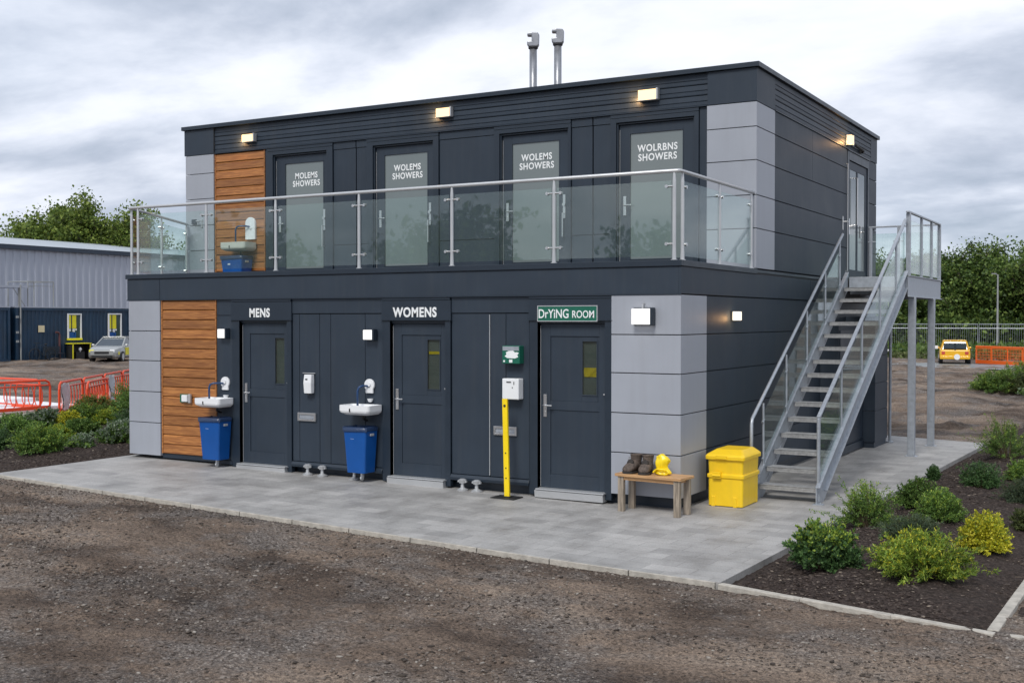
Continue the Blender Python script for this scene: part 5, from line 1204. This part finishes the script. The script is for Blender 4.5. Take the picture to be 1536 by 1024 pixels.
# ------------------------------------------------------------------ cars
def car(name, label, cat, x, y, z, hd, L, Wd, H, paint_, boxy=False, rear_detail=False):
    """car pointing along +Y local, then turned by hd"""
    o = thing(name, label, cat, (0,0,0)); hw = Wd/2
    if boxy: st = [(-.5,.30,.55,.86),(-.485,.24,.62,.96),(-.40,.22,.66,1.0),(.10,.22,.66,1.0),(.33,.22,.66,.98),(.40,.22,.64,.98),(.495,.26,.58,.94),(.5,.32,.52,.88)]
    else: st = [(-.5,.32,.55,.78),(-.485,.20,.66,.90),(-.38,.15,.70,.98),(-.1,.14,.70,1.0),(.18,.14,.66,1.0),(.36,.15,.60,.96),(.47,.18,.52,.86),(.5,.28,.46,.72)]
    m = MB(); rings = []
    for t, zb, zt, wf in st:
        yy = t*L; zb*=H; zt*=H; w = hw*wf
        rings.append([(-w*.90,yy,zb),(w*.90,yy,zb),(w*.99,yy,zb+.12*(zt-zb)),(w,yy,zb+.55*(zt-zb)),(w*.96,yy,zt-.06*(zt-zb)),(w*.88,yy,zt),(-w*.88,yy,zt),(-w*.96,yy,zt-.06*(zt-zb)),(-w,yy,zb+.55*(zt-zb)),(-w*.99,yy,zb+.12*(zt-zb))])
    m.loft(rings); body = m.build('body',paint_,o,bevel=.02)
    cab = [(-.47,.64),(-.42,.98),(.08,.99),(.30,.64)] if boxy else [(-.44,.69),(-.26,.97),(.04,.98),(.24,.66)]
    m = MB(); rings = []
    for (t,h_),wf in zip(cab,(.84,.72,.72,.84)):
        pass
    ztop = H*.955; zbelt = H*.63
    gl = [(cab[0][0]*L,zbelt),(cab[1][0]*L,ztop),(cab[2][0]*L,ztop),(cab[3][0]*L,zbelt)]
    a = [(-hw*(.86 if z_==zbelt else .70),y_,z_) for y_,z_ in gl]; b_ = [(hw*(.86 if z_==zbelt else .70),y_,z_) for y_,z_ in gl]
    m.add(a+b_, [(0,1,2,3),(7,6,5,4),(0,4,5,1),(1,5,6,2),(2,6,7,3),(3,7,4,0)]); m.build('window_glass','cglass',o)
    m = MB(); ya,yb = cab[1][0]*L-.04, cab[2][0]*L+.04
    m.prism([(-hw*.72,ya),(hw*.72,ya),(hw*.72,yb),(-hw*.72,yb)],ztop-.01,H); 
    for s_ in (-1,1):
        for (p,q) in ((gl[0],gl[1]),(gl[2],gl[3])): m.bar((s_*hw*.855 if p[1]==zbelt else s_*hw*.705,p[0],p[1]),(s_*hw*.855 if q[1]==zbelt else s_*hw*.705,q[0],q[1]),.07,.06)
        ym = -.08*L; m.bar((s_*hw*.865,ym,zbelt),(s_*hw*.715,ym,ztop),.06,.02)
    m.build('roof',paint_,o,bevel=.015)
    rw = H*.215 if not boxy else H*.26
    for s_ in (-1,1):
        for t in (-.31,.31):
            m = MB(); cx = s_*(hw-.09); m.tube([(cx-.10,t*L,rw),(cx+.10,t*L,rw)],rw,20); wh = m.build('wheel','black',o,bevel=.02)
            m = MB(); m.tube([(cx+s_*.095,t*L,rw),(cx+s_*.108,t*L,rw)],rw*.62,14); m.build('rim','steelp',wh)
    for s_ in (-1,1):
        m = MB(); m.box(s_*hw*.64-.13,s_*hw*.64+.13,L*.47,L*.497,H*.40,H*.50); m.build('headlight','white' if s_ < 0 or boxy else 'lemon',o,bevel=.02)
        m = MB(); m.box(s_*hw*.74-.09,s_*hw*.74+.09,-L*.502,-L*.48,H*.42,H*.55); m.build('tail_light','redp',o,bevel=.01)
        m = MB(); m.box(s_*hw*1.04-.08,s_*hw*1.04+.08,cab[3][0]*L-.25,cab[3][0]*L-.12,H*.62,H*.70); m.build('mirror',paint_,o,bevel=.02)
    m = MB(); m.box(-hw*.45,hw*.45,L*.49,L*.503,H*.33,H*.43); m.box(-hw*.6,hw*.6,L*.48,L*.502,H*.19,H*.27); m.build('grille','black',o)
    if not boxy:
        for s_ in (-1,1):
            m = MB(); m.bar((s_*(hw*1.0+.001),-.30*L+.42,H*.42),(s_*(hw*1.0+.001),.31*L-.42,H*.42),.014,H*.30); m.build('door_stripe','lemon',o); m = MB(); m.bar((s_*(hw*.93),.40*L,H*.36),(s_*(hw*.70),.497*L,H*.36),.03,H*.12); m.build('bumper_corner','lemon',o)
    if rear_detail:
        m = MB(); m.tube([(.1,-L*.50,H*.33),(.1,-L*.52,H*.33)],.15,14); m.build('tow_disc','white',o)
        m = MB(); m.box(-hw*.95,hw*.95,-L*.515,-L*.47,H*.24,H*.36); m.build('bumper','vyellow',o,bevel=.02)
        m = MB(); m.box(-hw*1.3,-hw*1.05,.1,.3,H*.62,H*.75); m.build('mirror','bag',o)
        m = MB(); m.box(-hw*.72,hw*.72,-L*.5,-L*.492,H*.67,H*.88); m.box(-.03,.03,-L*.5,-L*.48,H*.6,H*.9); m.build('rear_window','cglass',o)
    o.location = (x,y,z); o.rotation_euler = (0,0,hd); return o
hd = math.atan2(-.50,-.90*-1) if False else None
# silver saloon: nose towards the camera side and left
vec = Vector((.50,-.87)); ang = math.atan2(vec.y,vec.x)-math.pi/2
car('parked_car','silver saloon car with yellow panels parked by the blue cabins','car',-45.6,30.8,.06,ang,4.3,1.75,1.36,'silver')
car('parked_car','small yellow car on the wet track by the orange barriers','car',-4.75,51.8,-.02,math.atan2(1,-.18)-math.pi/2,3.4,1.55,1.30,'vyellow',boxy=True,rear_detail=True)

# ------------------------------------------------------------------ barriers
def barrier_proto(loc, label):
    x,y,z = loc; o = thing('safety_barrier', label, 'barrier', loc, 'orange plastic safety barriers'); L = 2.0; H = .80
    m = MB(); r_ = .03
    p = [(x,y+.06,z+.12),(x,y+.02,z+.2),(x,y+.02,z+H-.16),(x,y+.06,z+H-.05),(x,y+.16,z+H),(x,y+L-.16,z+H),(x,y+L-.06,z+H-.05),(x,y+L-.02,z+H-.16),(x,y+L-.02,z+.2),(x,y+L-.06,z+.12),(x,y+.06,z+.12)]
    m.tube(p,r_,7,cap=False); m.tube([(x,y+.04,z+H-.12),(x,y+L-.04,z+H-.12)],.022,6)
    m.bar((x,y+.02,z+.13),(x,y+L-.02,z+.13),.05,.08); m.build('frame','orange',o,smooth=False)
    for i in range(1,8):
        yy = y+L*i/8; m = MB(); m.tube([(x,yy-.06,z+.17),(x,yy,z+.28),(x,yy,z+H-.3),(x,yy-.05,z+H-.14)],.014,6); m.build('bar','orange',o)
    for yy in (y+.25,y+L-.25):
        m = MB(); m.box(x-.25,x+.25,yy-.05,yy+.05,z-.02,z+.06); m.build('foot','orange',o,bevel=.01)
    return o
bz0 = .07
proto = barrier_proto((-19.0,3.66,bz0), 'orange barrier at the left picture edge in front of the white slabs')
BL = [((-18.95,1.6,bz0),R(1),'orange barrier mostly outside the left picture edge'),((-19.2,5.52,bz0),R(88),'orange barrier standing behind the front one at the left'),((-17.8,4.95,bz0),R(35),'orange barrier with a white sheet left of the gap'),((-18.95,6.6,bz0),R(35),'orange barrier in the middle of the row below the warehouse'),((-20.1,8.25,bz0),R(35),'orange barrier next to the end of the row'),((-21.25,9.9,bz0),R(35),'last orange barrier before the building hides the row'),((-17.35,5.4,bz0),R(36),'orange barrier doubled up in front of the row')]
for loc,rz,lb in BL: copy_tree(proto,loc,rz,lb)
def sheet(label, x, y, z, w, h, rz, seed):
    m = MB(); n = 7; rd = random.Random(seed); F_ = []
    g_ = [[(x+.05+.03*math.sin(i*2+j), y+w*(i/(n-1))*(1-.15*math.sin(j)), z+h*j/(n-1)+(rd.uniform(-.04,.06) if j == n-1 else 0)) for i in range(n)] for j in range(n)]
    vs = [p for row in g_ for p in row]; vs2 = [(a-.03,b_,c) for a,b_,c in vs]
    fs = [(j*n+i,j*n+i+1,(j+1)*n+i+1,(j+1)*n+i) for j in range(n-1) for i in range(n-1)]; k_ = n*n
    fs += [tuple(reversed([q+k_ for q in f])) for f in fs]
    m.add(vs+vs2, fs); m.rot((x,y),rz); return tag(m.build('plastic_sheet','bag',loc=(x,y,z),smooth=True), label, 'sheet')
sheet('torn white sheet hung on the barrier left of the gap',-17.85,5.05,.2,.5,.62,R(35),1)
sheet('white sheet hung on the barrier next to the building',-18.4,6.95,.3,.42,.6,R(36),2)
# white slabs on the ground behind the barriers + pale path in front
rd = random.Random(4)
for i in range(5):
    m = MB(); x, y = [(-20.3,4.6),(-21.3,5.3),(-22.4,6.2),(-20.7,6.1),(-21.9,4.2)][i]; m.box(x-1.0,x+.9,y,y+.95,.02,.16+.05*(i%3)); m.rot((x,y),rd.uniform(-.2,.2))
    tag(m.build('concrete_slab','bag',loc=(x,y,.02),bevel=.02),['large white slab lying behind the barriers at the left edge','white slab second from the left picture edge behind the barriers','white slab in the middle of the pile behind the barriers','white slab near the gap between the barriers','last white slab towards the building behind the barriers'][i],'slab','white slabs behind the barriers')
m = MB(); m.prism([(-18.7,-2),(-15.4,-2),(-15.7,1.4),(-16.9,3.6),(-17.5,4.7),(-18.8,5.4)],-.1,.115); tag(m.build('path','conc'),kind='structure')

# right side: mesh fence, orange panels, track, lamp pole
m = MB(); m.add([(-30,52.2,.045),(12,40,.045),(12,46,.045),(-30,58.5,.045)],[(0,1,2,3)])
tag(m.build('road', paint('wet_track',(.17,.185,.19),.3,var=.25,scale=.5,bump=.05,bscale=8)),kind='structure')
def fpanel(loc, label):
    x,y,z = loc; o = thing('fence_panel', label, 'fence panel', loc, 'mesh fence panels at the far edge of the site'); L = 3.4; m = MB()
    m.tube([(x,y,z),(x,y,z+2.0),(x+L,y,z+2.0),(x+L,y,z),],.032,6); m.tube([(x,y,z+1.68),(x+L,y,z+1.68)],.03,6); m.tube([(x,y,z+.15),(x+L,y,z+.15)],.03,6); m.build('frame','galv',o)
    m = MB()
    for i in range(1,22): m.bar((x+L*i/22,y,z+.15),(x+L*i/22,y,z+1.98),.012,.012,up=(0,1,0))
    m.build('mesh','galv',o)
    m = MB(); m.box(x-.12,x+.12,y-.3,y+.3,z-.02,z+.12); m.build('foot','conc',o); return o
FO = ['first','second','third','fourth','fifth','sixth','seventh','eighth','ninth']
pf = fpanel((-28,76.3,.0),'mesh fence panel first from the left behind the stair columns')
for i in range(1,9): copy_tree(pf,(-28+3.5*i*.99,76.3+.5*i,.0),R(8),f'mesh fence panel {FO[i]} from the left in the far fence row')
def opanel(loc, label):
    x,y,z = loc; o = thing('mesh_barrier', label, 'barrier', loc, 'orange mesh barriers by the yellow car'); L = 2.3; m = MB()
    m.tube([(x,y,z+.05),(x,y,z+.95),(x+L,y,z+.95),(x+L,y,z+.05),(x,y,z+.05)],.035,6); m.bar((x,y,z+.15),(x+L,y,z+.15),.04,.14); m.bar((x,y,z+.9),(x+L,y,z+.9),.04,.10)
    for f_ in (.5,): m.bar((x+L*f_,y,z+.1),(x+L*f_,y,z+.95),.09,.04,up=(0,1,0))
    m.build('frame','orange2',o); m = MB()
    for i in range(1,20): m.tube([(x+L*i/20,y,z+.2),(x+L*i/20,y,z+.9)],.009,4)
    for j in range(1,5): m.tube([(x,y,z+.2+.15*j),(x+L,y,z+.2+.15*j)],.009,4)
    m.build('mesh','orange2',o); return o
po = opanel((-3.75,52.6,-.02),'orange mesh barrier nearest the yellow car'); po.rotation_euler = (0,0,R(-42))
copy_tree(po,(-2.0,51.0,-.02),R(-46),'orange mesh barrier in the middle of the far right row'); copy_tree(po,(-.4,49.3,-.02),R(-50),'orange mesh barrier at the right picture edge')
o = thing('lamp_pole','slim grey lamp pole in front of the far trees','lamp pole',(-6.5,84,0)); m = MB(); m.tube([(-6.5,84,0),(-6.5,84,5.9)],[.09,.055],8); m.build('pole','pole',o); m = MB(); m.tube([(-6.5,84,5.86),(-6.75,83.95,5.95)],.04,6); m.box(-6.95,-6.6,83.88,84.02,5.93,6.0); m.build('lamp_head','pole',o)
# pale debris near the fence
rd = random.Random(9); 
m = MB()
for i in range(9):
    x, y = -22+i*2.6+rd.uniform(-.6,.6), 69+rd.uniform(-2,2); m.box(x,x+rd.uniform(.3,.9),y,y+.3,.0,rd.uniform(.15,.4))
tag(m.build('rubble','bag',bevel=.03),'pale rubble and scraps among the weeds by the far fence','rubble',kind='stuff')

# ------------------------------------------------------------------ camera
cam = bpy.data.cameras.new('camera'); co = bpy.data.objects.new('camera', cam); COL.objects.link(co)
cam.sensor_width = 36; cam.lens = 36*1716/1536; cam.clip_end = 5000; cam.clip_start = .1
co.location = (5.300366,-13.408315,2.4); co.rotation_euler = (R(90-1.13),0,R(29.9)); SC.camera = co

# ------------------------------------------------------------------ world and sun
SUN_EL, SUN_AZ = 46, 172   # azimuth clockwise from +Y
w = bpy.data.worlds.new('World'); SC.world = w; w.use_nodes = True; nt = w.node_tree; nt.nodes.clear(); L = nt.links.new
out = N(nt,'ShaderNodeOutputWorld'); bg = N(nt,'ShaderNodeBackground'); bg.inputs[1].default_value = .12; L(bg.outputs[0], out.inputs[0])
sky = N(nt,'ShaderNodeTexSky'); sky.sky_type = 'NISHITA'; sky.sun_disc = False; sky.sun_elevation = R(SUN_EL); sky.sun_rotation = R(SUN_AZ)
tc = N(nt,'ShaderNodeTexCoord'); sp = N(nt,'ShaderNodeSeparateXYZ'); L(tc.outputs['Generated'], sp.inputs[0])
az_ = N(nt,'ShaderNodeMath',operation='MAXIMUM'); L(sp.outputs[2], az_.inputs[0]); az_.inputs[1].default_value = 0
ad = N(nt,'ShaderNodeMath',operation='ADD'); L(az_.outputs[0], ad.inputs[0]); ad.inputs[1].default_value = .26
dx = N(nt,'ShaderNodeMath',operation='DIVIDE'); L(sp.outputs[0], dx.inputs[0]); L(ad.outputs[0], dx.inputs[1])
dy = N(nt,'ShaderNodeMath',operation='DIVIDE'); L(sp.outputs[1], dy.inputs[0]); L(ad.outputs[0], dy.inputs[1])
cb_ = N(nt,'ShaderNodeCombineXYZ'); L(dx.outputs[0], cb_.inputs[0]); L(dy.outputs[0], cb_.inputs[1])
mpc = N(nt,'ShaderNodeMapping'); mpc.inputs['Rotation'].default_value = (0,0,R(-30)); mpc.inputs['Scale'].default_value = (.85,1.1,1); mpc.inputs['Location'].default_value = (3.1,1.7,0); L(cb_.outputs[0], mpc.inputs[0])
n1 = N(nt,'ShaderNodeTexNoise'); n1.inputs['Scale'].default_value = 1.45; n1.inputs['Detail'].default_value = 12; n1.inputs['Roughness'].default_value = .56; n1.inputs['Distortion'].default_value = .18; L(mpc.outputs[0], n1.inputs['Vector'])
cr = ramp(nt, [(.36,(2.6,3.05,3.8)),(.45,(3.7,4.1,4.9)),(.52,(4.9,5.25,6.0)),(.59,(6.0,6.25,6.9)),(.70,(6.8,6.95,7.4))], n1.outputs['Fac'])
n2 = N(nt,'ShaderNodeTexNoise'); n2.inputs['Scale'].default_value = .5; n2.inputs['Detail'].default_value = 4; L(mpc.outputs[0], n2.inputs['Vector'])
cov = ramp(nt, [(.2,(.80,.80,.80)),(.5,(1,1,1))], n2.outputs['Fac'])
mx = N(nt,'ShaderNodeMixRGB'); L(cov.outputs[0], mx.inputs[0]); L(sky.outputs[0], mx.inputs[1]); L(cr.outputs[0], mx.inputs[2]); L(mx.outputs[0], bg.inputs[0])
sl_ = bpy.data.lights.new('sun','SUN'); so = bpy.data.objects.new('sun', sl_); COL.objects.link(so); sl_.energy = 1.7; sl_.angle = R(18); sl_.color = (1,.97,.92)
a = R(SUN_AZ); d = Vector((math.sin(a)*math.cos(R(SUN_EL)), math.cos(a)*math.cos(R(SUN_EL)), math.sin(R(SUN_EL))))
so.rotation_euler = d.to_track_quat('Z','Y').to_euler(); so.location = (0,0,30)
vs = SC.view_settings; vs.view_transform = 'Standard'; vs.look = 'None'; vs.exposure = 0.40; vs.gamma = 1
SC.cycles.max_bounces = 8; SC.cycles.transparent_max_bounces = 16
